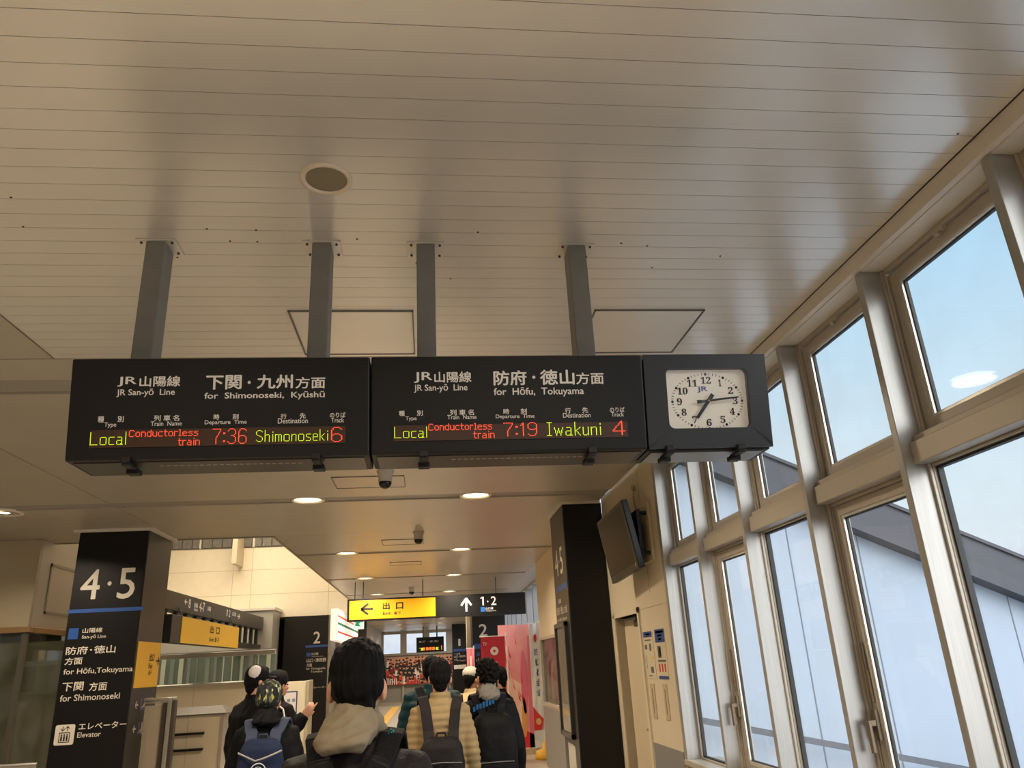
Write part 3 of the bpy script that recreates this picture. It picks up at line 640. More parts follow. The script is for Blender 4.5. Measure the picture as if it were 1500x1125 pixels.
def hand(name, ang, ln, tail, w0, w1, tw, lift):
    d = np.array([math.sin(ang), math.cos(ang)]); q = np.array([d[1], -d[0]]); m = MB()
    pts = [-d*tail-q*tw, -d*tail+q*tw, -d*tail*.25+q*w0, d*ln+q*w1, d*ln-q*w1, -d*tail*.25-q*w0]
    a = [Fd+Ub*(cu+p[0])+Vb*(cv+p[1])+Nb*lift for p in pts]; m.prism(a, Nb*.0015); return m.build(name, mat('hand_black', (18, 18, 20), .4), dial)
hand('hour_hand', math.radians(217), .080, .030, .0068, .0056, .0078, .012)
hand('minute_hand', math.radians(84), .116, .046, .0046, .0028, .0072, .016)
pn = MB(); o_ = Fd+Ub*cu+Vb*cv; pn.cyl(o_, o_+Nb*.02, .0035, n=12); pn.build('centre_pin', mat('pin_brass', (190, 120, 90), .3, metal=.6), dial)
gl_ = MB(); gl_.poly(FB, Ub, Vb, Nb, inn, 0, -.006); gl_.build('glass', glass_mat('clock_glass', rough=.12), root)
bt = MB(); bt.box(x0+.02, 2.60, 2.3085, x1-.02, 2.745, 2.312); bt.build('bottom_panel', mat('board_underside_bright', (120, 118, 114), .3, metal=.5), root)
hooks(root, [px_x(982, 668), px_x(1086, 661)])

# ---- hanging posts
def post(cx_, lab):
    r = thing('hanging_post', (cx_, 2.74, 2.656), lab, 'post', 'posts carrying the departure boards')
    m = MB(); m.box(cx_-.037, 2.690, 2.657, cx_+.037, 2.79, CH-.006); m.build('steel_tube', POLE, r, .004)
    p = MB(); p.box(cx_-.075, 2.682, CH-.006, cx_+.075, 2.80, CH-.001); fp = p.build('ceiling_plate', CEILP, r, .001)
    b = MB()
    for dx in (-.058, .058):
        for yy in (2.70, 2.782): b.cyl((cx_+dx, yy, CH-.012), (cx_+dx, yy, CH-.006), .005, n=8)
    b.build('bolts', mat('bolt_dark', (70, 62, 52), .5, metal=.5), fp)
post(-1.044, 'grey hanging post nearest the left end, above the Shimonoseki board'); post(-.409, 'grey hanging post above the right half of the Shimonoseki board')
post(.006, 'grey hanging post above the left half of the Iwakuni board'); post(.633, 'grey hanging post closest to the clock, above the Iwakuni board')

# ---- ceiling speaker
r = thing('ceiling_speaker', (-.338, 2.272, CH), 'round cream rimmed ceiling speaker with grey mesh near the hanging posts', 'speaker')
m = MB(); m.lathe((-.338, 2.272, CH), [(.090, .0), (.0895, -.006), (.084, -.009), (.073, -.006), (.071, -.003), (.071, .0)], n=40); m.build('rim', mat('speaker_rim', (228, 214, 190), .45), r)
m = MB(); m.lathe((-.338, 2.272, CH), [(.0715, -.003), (.04, -.004), (.001, -.0045)], n=40); m.build('mesh_grille', mat('speaker_mesh', (140, 130, 106), .7, var=.15, vscale=900), r)

# ---- little dirt specks and screws on the ceiling planks
sp = MB()
for px, py in [(16, 289), (34, 332), (452, 352), (377, 354), (303, 335), (337, 353), (375, 337), (260, 377), (488, 362), (523, 350), (660, 408), (910, 356), (955, 392), (948, 360), (1055, 375), (1403, 196), (700, 340), (610, 385)]:
    p = PZ(px, py, CH); sp.cyl((p[0], p[1], CH-.002), (p[0], p[1], CH), .004, n=7)
o = sp.build('ceiling_specks', mat('speck_dark', (70, 58, 44), .8)); tag(o, 'small dark specks and screw heads scattered over the ceiling planks', 'specks'); o['kind'] = 'stuff'

# ---- downlights
DG = mat('lamp_diffuser', (255, 240, 205), .4, emit=5.5, ecol=(1, .82, .52, 1)); DR = mat('lamp_ring', (224, 214, 196), .35)
def lampdata(p):
    L = bpy.data.lights.new('lamp', 'AREA'); L.shape = 'DISK'; L.size = .26; L.energy = p; L.color = LAMP_COL; L.spread = math.radians(150); return L
LD = lampdata(LAMP_W); LDN = lampdata(LAMP_W*1.5); LDL = lampdata(LAMP_W*2.4); LDR = lampdata(LAMP_W*.4); LDF = lampdata(LAMP_W*1.3)
proto = None
def downlight(x, y, lab, p=None):
    global proto
    if proto is None:
        r = thing('downlight', (x, y, CH), lab, 'ceiling light', 'downlights along the concourse ceiling')
        m = MB(); m.lathe((x, y, CH), [(.165, .03), (.165, -.006), (.15, -.009), (.135, -.002), (.13, .03)], n=32); m.build('ring', DR, r)
        m = MB(); m.lathe((x, y, CH), [(.1345, .012), (.08, .002), (.001, -.003)], n=32); m.build('diffuser', DG, r)
        proto = r
    else: r = copy_tree(proto, (x, y, CH), None, lab)
    l = bpy.data.objects.new('lamp', (LDL if x < -2 else LDN if x < 0 else LDR) if y < 1 else LD if y < 10 else LDF); COL.objects.link(l); l.parent = r; l.location = (0, 0, -.03)
ORD = ['overhead behind the viewer', 'behind the departure boards', 'first row beyond the boards', 'second row beyond the boards', 'third row beyond the boards', 'fourth row beyond the boards', 'fifth row beyond the boards', 'sixth row beyond the boards', 'seventh row beyond the boards', 'eighth row beyond the boards', 'last row beyond the boards']
for i, yv in enumerate(CHY):
    for x, sd in ((-1.19, 'left'), (.5, 'right')): downlight(x, yv, 'round warm ceiling downlight, %s one of the %s' % (sd, ORD[i]))
for x, sd in ((-4.14, 'far left'), (-1.19, 'left'), (.5, 'right')): downlight(x, -2.72, 'round warm ceiling downlight well behind the viewer, %s one' % sd)
downlight(-4.14, 7.86, 'round warm ceiling downlight at the far left, above the glass partition'); downlight(-4.14, 4.33, 'round warm ceiling downlight left of the departure boards'); downlight(-4.14, .78, 'round warm ceiling downlight left of and behind the viewer')
for (x, y, e, sz) in ((-5.5, 13.2, 220, 3.5), (-4.0, 16.6, 165, 2.5)):
    L = bpy.data.lights.new('upper_hall_lamp', 'AREA'); L.size = sz; L.energy = e; L.color = (1, .84, .62)
    o = bpy.data.objects.new('upper_hall_lamp', L); COL.objects.link(o); o.location = (x, y, 5.55)
# ---- dome cameras
pc = None
for (px, py, lab) in ((565, 690, 'small dark dome camera on the ceiling close behind the departure boards'), (613, 779, 'white and black dome camera between the first and second downlight rows'), (603, 860, 'small dark dome camera above the yellow exit sign')):
    x, y, _ = PZ(px, py, CH) if py != 690 else (-.36, 6.52, 0)
    if pc is None:
        pc = thing('dome_camera', (x, y, CH), lab, 'security camera', 'dome cameras on the ceiling')
        m = MB(); m.lathe((x, y, CH), [(.075, 0), (.075, -.012), (.062, -.03), (.06, -.10), (.001, -.10)], n=24); m.build('mount', mat('camera_white', (190, 182, 168), .4), pc)
        m = MB(); m.ball((x, y, CH-.105), (.056, .056, .055), 18); m.build('dome', mat('camera_dome', (22, 20, 18), .15), pc)
    else: copy_tree(pc, (x, y, CH), None, lab)

# ================================================================== PILLARS AND SIGNS
PX0, PX1, PYf, PYb = -3.867, -3.12, 8.93, 9.72
r = thing('sign_pillar', ((PX0+PX1)/2, (PYf+PYb)/2, 0), 'black square pillar with large 4·5 and blue line, beside the ticket gates', 'pillar')
m = MB(); m.box(PX0, PYf, 0, PX1, PYb, CH-.02, 0); m.build('core', DARKP, r, .004)
m = MB(); m.box(PX0+.01, PYf-.012, 0, PX1-.012, PYf, CH-.02); fp = m.build('front_panel', BLACKP, r)
m = MB()
for a_ in ((PX0-.05, PYf-.05, PX1+.05, PYf), (PX0-.05, PYb, PX1+.05, PYb+.025), (PX0-.05, PYf, PX0, PYb), (PX1, PYf, PX1+.05, PYb)): m.box(a_[0], a_[1], CH-.03, a_[2], a_[3], CH-.001)
m.build('ceiling_collar', TRIMW, r)
FP = Face((PX0, PYf-.012, 0), X3, Z3, 2.9222, 60, 740)
L = MB()
for it in [('4', 162, 405, 262, 274, .008), ('5', 322, 402, 412, 267, .008), ('･', 284, 345, 304, 325)]: FP.t(L, *it[:5], 0, .008)
L.build('platform_number', LETTERP, fp)
L = MB()
for it in [('山陽線', 177, 548, 265, 523, .01), ('San-yō Line', 174, 576, 280, 552, .006), ('防府･徳山', 105, 642, 322, 597, .012), ('方面', 100, 685, 180, 650, .012), ('for Hōfu,Tokuyama', 94, 733, 395, 686, .008),
           ('下関', 88, 798, 185, 755, .012), ('方面', 204, 796, 285, 755, .012), ('for Shimonoseki', 80, 842, 340, 800, .008), ('エレベーター', 160, 963, 368, 921, .012), ('Elevator', 154, 996, 258, 967, .006)]:
    FP.t(L, it[0], *it[1:5], 0, it[5] if len(it) > 5 else .01)
L.build('lettering', LETTERP, fp)
m = MB(); FP.r(m, 116, 464, 440, 434, 0, .001, .003); FP.r(m, 114, 575, 163, 526, 0, .001); m.build('blue_line_mark', BLUE, fp)
m = MB(); a, b = FP.q(52, 1030), FP.q(149, 937)
m.poly(FP.O, FP.U, FP.V, FP.N, rrect(a[0], a[1], b[0], b[1], .02), 0, .0012)
w_, h_ = b[0]-a[0], b[1]-a[1]
def pic(u0, v0, u1, v1, k=1, l=.002): m.rect(FP.O, FP.U, FP.V, FP.N, a[0]+w_*u0, a[1]+h_*v0, a[0]+w_*u1, a[1]+h_*v1, k, l)
pic(.22, .12, .78, .62); pic(.26, .16, .74, .57, 0, .0025)
for q in (.36, .5, .64):
    pic(q-.045, .19, q+.045, .44, 1, .003); m.disc(FP.O, FP.U, FP.V, FP.N, a[0]+w_*q, a[1]+h_*.49, w_*.045, 1, .003, 10)
for cx_, up in ((.38, -1), (.62, 1)):
    pic(cx_-.02, .68, cx_+.02, .92); tip = .93 if up > 0 else .67
    for sd in (-1, 1): m.poly(FP.O, FP.U, FP.V, FP.N, [(a[0]+w_*cx_, a[1]+h_*tip), (a[0]+w_*(cx_+sd*.11), a[1]+h_*(tip-up*.11)), (a[0]+w_*(cx_+sd*.11), a[1]+h_*(tip-up*.16)), (a[0]+w_*cx_, a[1]+h_*(tip-up*.06))][::(sd*up)], 1, .002)
m.build('elevator_pictogram', [LETTERP, INK], fp)
# the passage side of the pillar
FS = Face((PX1, PYf, 0), Y3, Z3, 2.9222, 60, 740)
m = MB(); a, b = FS.q(405, 783), FS.q(520, 586); va = FS.q(427, 583)[1]; vb = FS.q(405, 783)[1]
m.rect(FS.O, FS.U, FS.V, FS.N, .03, vb, PYb-PYf-.03, va, 0, .001, .006); yp = m.build('exit_panel', YELP, r)
FQ = Face((PX1, PYf, 0), Y3, Z3, 7.03, 190, 920)
m = MB(); FQ.t(m, '出口', 193, 342, 250, 264, 0, .015, .009); FQ.t(m, 'Exit', 184, 418, 228, 366, 0, .01, .009); FQ.t(m, '출구', 180, 486, 218, 436, 0, .01, .009); FQ.t(m, '→', 258, 385, 303, 295, 0, .03, .009); m.build('lettering', INK, yp)
m = MB()
for (y_, dx, j, e_) in ((840, 0, '新幹線', 'Shinkansen'), (1088, -26, '待合室', 'Waiting Room')):
    FQ.t(m, '←', 48+dx, y_, 92+dx, y_-95, 0, .03)
    FQ.r(m, 103+dx, y_+8, 132+dx, y_-118, 1); FQ.r(m, 134+dx, y_+4, 160+dx, y_-124, 1 if dx == 0 else 0, .001)
    a_, b_ = FQ.q(108+dx, y_-8), FQ.q(157+dx, y_-80); m.poly(FQ.O, FQ.U, FQ.V, FQ.N, [(a_[0], a_[1]), (b_[0], a_[1]+.02), (b_[0], b_[1])], 0, .0018)
    FQ.t(m, j, 164+dx, y_-72, 243+dx, y_-132, 0, .015); FQ.t(m, e_, 160+dx, y_-12, 250+dx, y_-48, 0, .006); FQ.r(m, 156+dx, y_+55, 236+dx, y_+25, 0)
m.build('direction_lettering', [mat('dim_lettering', (180, 172, 160), .5), mat('pictogram_violet', (92, 88, 128), .5)], r)

# right pillar
r = thing('sign_pillar', (1.735, 8.56, 0), 'tall black pillar with narrow 4·5 side face, next to the wall television', 'pillar')
m = MB(); m.box(1.485, 8.115, 0, 1.915, 9.0, CH-.02); m.build('core', BLACKP, r, .004)
m = MB(); m.box(1.478, 8.13, 0, 1.485, 8.99, CH-.02); sp_ = m.build('side_panel', DARKP, r)
m = MB(); m.box(1.44, 8.08, CH-.03, 1.90, 8.115, CH-.001); m.box(1.44, 8.115, CH-.03, 1.485, 9.03, CH-.001); m.build('ceiling_collar', TRIMW, r)
FR = Face((1.478, 9.0, 0), -Y3, Z3)          # seen from the passage; u runs towards the viewer
m = MB()
m.text('4', FR.O, FR.U, FR.V, FR.N, .16, 2.50, .38, 2.79, 0, .008); m.text('5', FR.O, FR.U, FR.V, FR.N, .50, 2.50, .68, 2.79, 0, .008); m.disc(FR.O, FR.U, FR.V, FR.N, .44, 2.645, .02, 0)
m.text('山陽線', FR.O, FR.U, FR.V, FR.N, .2, 2.20, .4, 2.25, 0, .01); m.text('防府･徳山', FR.O, FR.U, FR.V, FR.N, .08, 2.08, .52, 2.17, 0, .012); m.text('方面', FR.O, FR.U, FR.V, FR.N, .56, 2.08, .74, 2.16, 0, .012); m.text('for Hōfu,Tokuyama', FR.O, FR.U, FR.V, FR.N, .08, 2.0, .7, 2.05, 0, .008)
m.build('lettering', LETTERP, sp_)
m = MB(); m.rect(FR.O, FR.U, FR.V, FR.N, .06, 2.33, .80, 2.39, 0, .001); m.rect(FR.O, FR.U, FR.V, FR.N, .08, 2.19, .17, 2.26, 0, .001); m.build('blue_line_mark', BLUE, sp_)
r = thing('poster_case', (1.47, 8.7, .84), 'framed glass poster case mounted on the side of the right pillar', 'poster case')
m = MB(); yb_, ya_ = 9.0, 8.30
m.box(1.44, ya_, .84, 1.478, ya_+.05, 1.99); m.box(1.44, yb_-.05, .84, 1.478, yb_, 1.99); m.box(1.44, ya_, .84, 1.478, yb_, .89); m.box(1.44, ya_, 1.94, 1.478, yb_, 1.99); m.build('frame', mat('case_frame', (44, 42, 40), .35), r, .003)
m = MB(); m.box(1.47, ya_+.05, .89, 1.478, yb_-.05, 1.94); m.build('poster', mat('timetable_paper', (150, 138, 116), .6, var=.3, vscale=9), r)
m = MB(); m.box(1.452, ya_+.05, .89, 1.455, yb_-.05, 1.94); m.build('glass', glass_mat('case_glass'), r)
m = MB(); m.box(1.472, 8.35, .12, 1.478, 8.75, .78); o = m.build('notice_sheet', mat('notice_paper', (200, 194, 180), .6, var=.05)); tag(o, 'plain pale notice sheet on the pillar below the poster case', 'notice')

# exit sign across the passage
YE = 15.5
FE = Face((0, YE, 0), X3, Z3, 4.4118, 480, 840)
ex0, ez0 = FE.q(124, 310); ex1, ez1 = FE.q(1275, 118); ez0 = 2.495; ez1 = 2.912
r = thing('exit_sign', ((ex0+ex1)/2, YE+.07, ez0), 'long hanging sign, yellow exit half and black 1·2 half with arrows', 'sign')
m = MB(); m.box(ex0, YE+.004, ez0, ex1, YE+.14, ez1); m.build('housing', BLACK, r, .006)
m = MB(); a, b = FE.q(138, 301), FE.q(696, 153); ua, ub = a[0], b[0]; m.rect(FE.O, FE.U, FE.V, FE.N, ua, ez0+.03, ub, ez1-.03, 0, -.003, .006); yp = m.build('exit_panel', YEL, r)
m = MB(); FE.t(m, '出', 355, 234, 402, 186, 0, .034, .004); FE.t(m, '口', 441, 232, 489, 185, 0, .034, .004); FE.t(m, 'Exit', 356, 269, 408, 246, 0, .022, .004); FE.t(m, '출구', 428, 266, 472, 244, 0, .022, .004)
def arrow(mb, F, cx_, cy_, ln, wd, th, ang, k=0, lift=.004):
    """open arrow: shaft and two barbs"""
    d = np.array([math.cos(ang), math.sin(ang)]); q = np.array([-d[1], d[0]]); c0 = np.array([cx_, cy_]); tip = c0+d*ln/2
    def seg_(p, e):
        t_ = (e-p)/np.linalg.norm(e-p); n_ = np.array([-t_[1], t_[0]])*th/2; pts = [p-n_, e-n_, e+n_, p+n_]; mb.poly(F.O, F.U, F.V, F.N, [tuple(x) for x in pts], k, lift)
    seg_(c0-d*ln/2, tip); seg_(tip-d*wd*.62+q*wd/2, tip+d*th*.3); seg_(tip-d*wd*.62-q*wd/2, tip+d*th*.3)
p0 = FE.q(257, 231); arrow(m, FE, p0[0], p0[1], .22, .20, .042, pi)
m.build('lettering', INK, yp)
m = MB(); p0 = FE.q(896, 205); arrow(m, FE, p0[0], p0[1], .24, .20, .038, pi/2, 0, .005)
a, b = FE.q(1000, 206), FE.q(1008, 150); m.rect(FE.O, FE.U, FE.V, FE.N, a[0], a[1], b[0], b[1], 0, .005); m.poly(FE.O, FE.U, FE.V, FE.N, [(a[0]+.002, b[1]), (a[0]-.035, b[1]-.022), (a[0]-.035, b[1]-.042), (a[0]+.002, b[1]-.022)], 0, .0055); FE.t(m, '2', 1056, 205, 1088, 146, 0, .012, .005); p0 = FE.q(1034, 181); m.disc(FE.O, FE.U, FE.V, FE.N, p0[0], p0[1], .016, 0, .005)
FE.t(m, '山口線', 1020, 234, 1070, 216, 0, .01, .005); FE.t(m, 'Yamaguchi Line', 1020, 247, 1088, 236, 0, .006, .005)
m.build('white_lettering', mat('sign_white', (236, 232, 224), .5, emit=.35), r)
m = MB(); FE.r(m, 990, 248, 1015, 216, 0, .005); m.build('blue_line_mark', mat('lit_blue', (40, 110, 190), .5, emit=.2), r)
m = MB()
for x in (-1.43, -1.27, -.1, 1.36): m.cyl((x, YE+.07, ez1), (x, YE+.07, CH), .008, n=8)
m.build('hanger_rods', mat('rod_dark', (60, 56, 50), .5, metal=.4), r)

# upper hall: long direction sign over the gates and the yellow exit box below it
SXP = -3.7
FG = Face((SXP, 0, 0), Y3, Z3, 4.5, 230, 760)
y0_, y1_ = 11.0, 17.5
y1_ = float(PX(386, 910, SXP)[1]); 
zt0 = 2.83; zb0 = 2.565
r = thing('gate_direction_sign', (SXP-.1, (y0_+y1_)/2, zb0), 'long dark hanging direction sign with platform numbers above the ticket gates', 'sign')
m = MB(); m.box(SXP-.2, y0_, zb0, SXP, y1_, zt0); m.build('housing', mat('sign_grey_black', (58, 54, 50), .45), r, .006)
m = MB(); m.box(SXP-.17, y0_, zb0-.42, SXP-.03, y1_, zb0-.32); m.build('lower_rail', mat('rail_black', (40, 37, 34), .45), r, .006)
for k in range(14):
    y_ = y0_+.25+k*(y1_-y0_-.5)/13; m = MB(); m.box(SXP-.12, y_-.05, zb0-.32, SXP-.06, y_+.05, zb0); m.build('rail_bracket', mat('rail_black', (40, 37, 34)), r)
m = MB(); sw_ = mat('gate_lettering', (236, 232, 224), .5, emit=.15)
for it in [('←', 178, 565, 202, 530, .03), ('8', 205, 588, 224, 530, .015), ('4-7', 276, 610, 316, 553, .015), ('新幹線', 243, 585, 270, 557, .01), ('山陽線', 330, 605, 356, 580, .01), ('Shinkansen', 243, 605, 268, 592, .005), ('1', 457, 640, 466, 598, .015), ('2', 472, 645, 484, 602, .015), ('山口線', 494, 638, 520, 618, .01), ('→', 526, 660, 548, 628, .03)]: FG.t(m, it[0], *it[1:5], 0, it[5], .002)
m.build('lettering', sw_, r)
m = MB(); FG.r(m, 228, 605, 240, 548, 0, .002); FG.r(m, 317, 622, 329, 572, 0, .002); FG.r(m, 485, 650, 493, 610, 0, .002); m.build('blue_line_mark', BLUE, r)
m = MB()
for y_ in (y0_+.3, y0_+.7): m.cyl((SXP-.1, y_, zt0), (SXP-.1, y_, 5.6), .02, n=10)
m.build('hanger_rods', POLE, r)
ya, yb = float(PX(266, 925, SXP+.13)[1]), float(PX(349, 940, SXP+.13)[1])
r = thing('gate_exit_sign', (SXP+.06, (ya+yb)/2, 2.10), 'yellow exit box sign hung under the long dark gate sign', 'sign')
m = MB(); m.box(SXP+.01, ya-.45, 2.10, SXP+.12, yb, 2.485); m.build('housing', mat('rail_black', (40, 37, 34)), r, .006)
FY = Face((SXP+.13, 0, 0), Y3, Z3, 4.5, 230, 760)
m = MB(); m.box(SXP+.09, ya, 2.11, SXP+.13, yb, 2.475); yp = m.build('exit_panel', mat('lit_yellow_gate', (226, 176, 42), .5, emit=.15), r)
m = MB(); yc = (ya+yb)/2
m.text('出', FY.O, FY.U, FY.V, FY.N, yc-.25, 2.30, yc-.02, 2.42, 0, .02, .003); m.text('口', FY.O, FY.U, FY.V, FY.N, yc+.12, 2.30, yc+.34, 2.41, 0, .02, .003); m.text('Exit 출구', FY.O, FY.U, FY.V, FY.N, yc-.25, 2.17, yc+.36, 2.25, 0, .01, .003); m.build('lettering', INK, yp)
m = MB()
for y_ in (ya+.2, yb-.2): m.cyl((SXP+.05, y_, 2.48), (SXP+.012, y_, zb0+.06), .011, n=8)
m.build('hanger_rods', POLE, r)

# grey room behind the gate sign
r = thing('gate_office', (-5.2, 18.4, 0), 'pale grey boxy gate office behind the long direction sign', 'kiosk')
m = MB(); m.box(-8.0, 18.3, 0, -3.5, 19.15, 2.98); m.build('body', mat('office_panel', (168, 166, 160), .4), r, .01)
m = MB(); m.box(-8.05, 18.25, 2.98, -3.45, 19.17, 3.05); m.build('roof_edge', TRIMW, r, .01)
# partition of white panels and glass in front of the gates
r = thing('gate_partition', (-4.2, 13.0, 0), 'white panel partition with dark glass strip and steel rails in front of the gates', 'partition')
px0, px1 = -7.5, -2.42
m = MB(); m.box(px0, 13.0, 0, px1, 13.06, 1.49, 0)
for x in (-3.62, -2.82): m.box(x, 12.998, 0, x+.008, 13.0, 1.49, 1)
m.build('panels', [mat('partition_white', (206, 194, 168), .4, var=.02), GAP], r)
m = MB(); m.box(px0, 12.97, 1.49, px1, 13.09, 1.545); m.box(px0, 12.97, 1.915, px1, 13.09, 1.985); m.cyl((px0, 12.95, 1.52), (px1, 12.95, 1.52), .022); m.box(-2.46, 12.98, 0, -2.40, 13.08, 1.55); m.build('steel_rail', STEEL, r, .004)
m = MB(); x = px0
while x < px1-.1: m.box(x+.006, 13.02, 1.545, min(x+.53, px1)-.006, 13.03, 1.915); x += .53
m.build('glass_strip', PANE_IN, r)
m = MB()
for x in np.arange(px0+.53, px1-.1, .53): m.box(x-.012, 13.0, 1.545, x+.012, 13.05, 1.915)
m.build('glass_posts', mat('glass_post', (118, 124, 120), .4), r)
m = MB(); m.box(-7.4, 16.2, 0, -3.0, 16.25, 2.1, 0)
for k in range(26): m.box(-7.3+k*.165, 16.18, .2, -7.3+k*.165+random.choice([.02, .05, .08]), 16.2, 2.0, random.choice([1, 1, 2]))  # slats added behind the glass, their tones standing in for its reflections
tag(m.build('reflection_slats', [mat('screen_dark', (118, 126, 122), .4), mat('screen_grey', (150, 156, 150), .4), mat('screen_pale', (226, 226, 212), .4)]), 'added slatted screen imitating bright reflections in the partition glass', 'screen')
# counter with slanted top and black bars
r = thing('ticket_counter', (-2.75, 10.35, 0), 'beige cabinet with sloping grey top and two black bars left of the people', 'cabinet')
m = MB(); m.box(-3.3, 10.0, 0, -2.42, 10.6, 1.205, 0); m.box(-2.82, 9.998, 0, -2.812, 10.0, 1.205, 1); m.build('body', [mat('cabinet_beige', (206, 192, 166), .4), GAP], r, .004)
m = MB(); m.add([(-3.32, 9.97, 1.205), (-2.38, 9.97, 1.205), (-2.38, 10.62, 1.205), (-3.32, 10.62, 1.205), (-3.32, 9.97, 1.22), (-2.38, 9.97, 1.22), (-2.56, 10.5, 1.285), (-3.2, 10.5, 1.285), (-2.56, 10.62, 1.285), (-3.2, 10.62, 1.285)], [(0,1,5,4), (4,5,6,7), (7,6,8,9), (1,2,8,6,5), (0,4,7,9,3), (3,9,8,2), (0,3,2,1)]); m.build('sloping_top', mat('counter_grey', (92, 87, 78), .5), r, .004)
for z in (.66, .83): m = MB(); m.box(-3.25, 9.96, z+.17, -2.62, 10.0, z+.195); m.build('bar', BLACK, r, .003)
m = MB(); m.box(-2.44, 9.98, 0, -2.41, 10.6, 1.2); m.build('corner_strip', STEEL, r)
# steel gate frame beside the pillar
r = thing('barrier_gate', (-2.95, 9.35, 0), 'pale gate panel in steel and dark frame beside the 4·5 pillar', 'gate')
m = MB(); m.box(-3.09, 9.3, 0, -2.90, 9.34, 1.36); m.build('panel', mat('gate_panel', (172, 158, 134), .4), r)
m = MB(); m.box(-2.90, 9.28, 0, -2.845, 9.36, 1.38, 0); m.box(-2.80, 9.28, 0, -2.765, 9.36, 1.40, 0); m.build('dark_upright', mat('gate_dark', (66, 58, 48), .45), r, .003)
m = MB(); m.box(-2.845, 9.26, 0, -2.80, 9.38, 1.43); m.box(-3.09, 9.29, 1.38, -2.80, 9.35, 1.40); m.cyl((-3.1, 9.3, 1.42), (-2.76, 9.3, 1.42), .018); m.build('steel_post', STEEL, r, .004)

# far left: fascia, side panel with hatch, glass partition, small rail
r = thing('glass_waiting_room', (-6.2, 10.4, 0), 'glass walled waiting room with beige fascia at the far left', 'waiting room')
m = MB(); m.box(-8.5, 9.44, 2.26, -4.5, 9.5, CH-.002, 0); m.box(-8.5, 9.437, 2.85, -4.5, 9.44, 2.858, 1); m.build('fascia', [mat('fascia_beige', (178, 164, 136), .45), GAP], r, .006)
m = MB(); m.box(-4.56, 9.5, 2.26, -4.5, 11.6, CH+.5, 0); m.build('side_fascia', mat('fascia_side', (190, 182, 168), .45), r, .006)
m = MB(); ring_ = [(9.75, 2.42, 10.75, 2.45), (9.75, 2.97, 10.75, 3.0), (9.75, 2.42, 9.78, 3.0), (10.72, 2.42, 10.75, 3.0)]
for q in ring_: m.box(-4.5, q[0], q[1], -4.49, q[2], q[3])
m.build('hatch_frame', mat('hatch_frame_grey', (150, 142, 130), .5), r)
m = MB(); m.box(-8.5, 9.41, 2.20, -4.47, 9.52, 2.26); m.box(-4.58, 9.52, 2.20, -4.47, 11.6, 2.26); m.build('ledge', mat('ledge_bronze', (168, 134, 92), .35, metal=.4), r, .006)
m = MB()
for x in (-8.4, -7.4, -6.4, -5.4): m.box(x+.01, 9.46, 0.02, x+.88, 9.47, 2.2)
m.box(-4.53, 9.55, .02, -4.52, 10.5, 2.2); m.box(-4.53, 10.55, .02, -4.52, 11.5, 2.2); m.build('glass', PANE_IN, r)
m = MB()
for x in (-7.46, -6.46, -5.46): m.box(x, 9.44, 0, x+.06, 9.5, 2.2)
m.box(-4.555, 9.44, 0, -4.5, 9.5, 2.2); m.box(-4.54, 10.5, 0, -4.5, 10.55, 2.2); m.build('posts', mat('partition_post', (96, 92, 82), .4, metal=.3), r, .004)
m = MB(); m.box(-8.4, 11.6, 0, -4.5, 11.65, 2.2); m.build('back_panel', mat('waiting_back', (134, 126, 104), .6, var=.1, vscale=1), r)
r = thing('steel_rail', (-3.9, 8.5, 0), 'low steel hand rail at the left edge beside the 4·5 pillar', 'rail')
m = MB(); m.cyl((-4.6, 8.5, .91), (-3.76, 8.5, .91), .025); m.build('bar', STEEL, r)
for x in (-4.5, -3.8): m = MB(); m.cyl((x, 8.5, 0), (x, 8.5, .9), .02); m.build('post', STEEL, r)

# ---- black pillar with 2, left of the passage
Y2 = 19.0
F2p = Face((0, Y2, 0), X3, Z3, 4.5, 230, 760)
u0 = F2p.q(842, 650)[0]; u1 = F2p.q(1132, 650)[0]
r = thing('sign_pillar', ((u0+u1)/2, Y2+.5, 0), 'black pillar numbered 2 left of the passage behind the front man', 'pillar')
m = MB(); m.box(u0, Y2+.004, 0, u1, Y2+1.0, 2.87); m.build('core', BLACKP, r)
m = MB(); m.box(u1, Y2+.02, 0, u1+.07, Y2+.9, 2.87); m.build('edge_strip', mat('pillar_edge', (140, 132, 116), .4, metal=.4), r)
m = MB()
for it in [('2', 1030, 822, 1078, 742, .01), ('山口線', 1018, 900, 1064, 880, .01), ('Yamaguchi Line', 1018, 912, 1095, 902, .004), ('山口･津和野', 985, 948, 1116, 915, .012), ('方面', 985, 976, 1022, 952, .01), ('for Yamaguchi,', 982, 1000, 1112, 975, .006), ('Tsuwano', 1012, 1015, 1090, 996, .006), ('エレベーター', 1030, 1118, 1112, 1102, .012)]: F2p.t(m, *it[:5], 0, it[5], .002)
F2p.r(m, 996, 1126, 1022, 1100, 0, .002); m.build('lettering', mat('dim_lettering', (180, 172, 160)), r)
m = MB(); F2p.r(m, 978, 850, 1126, 828, 0, .002); F2p.r(m, 985, 908, 1012, 882, 0, .002); m.build('blue_line_mark', mat('dim_blue', (30, 62, 120), .5), r)

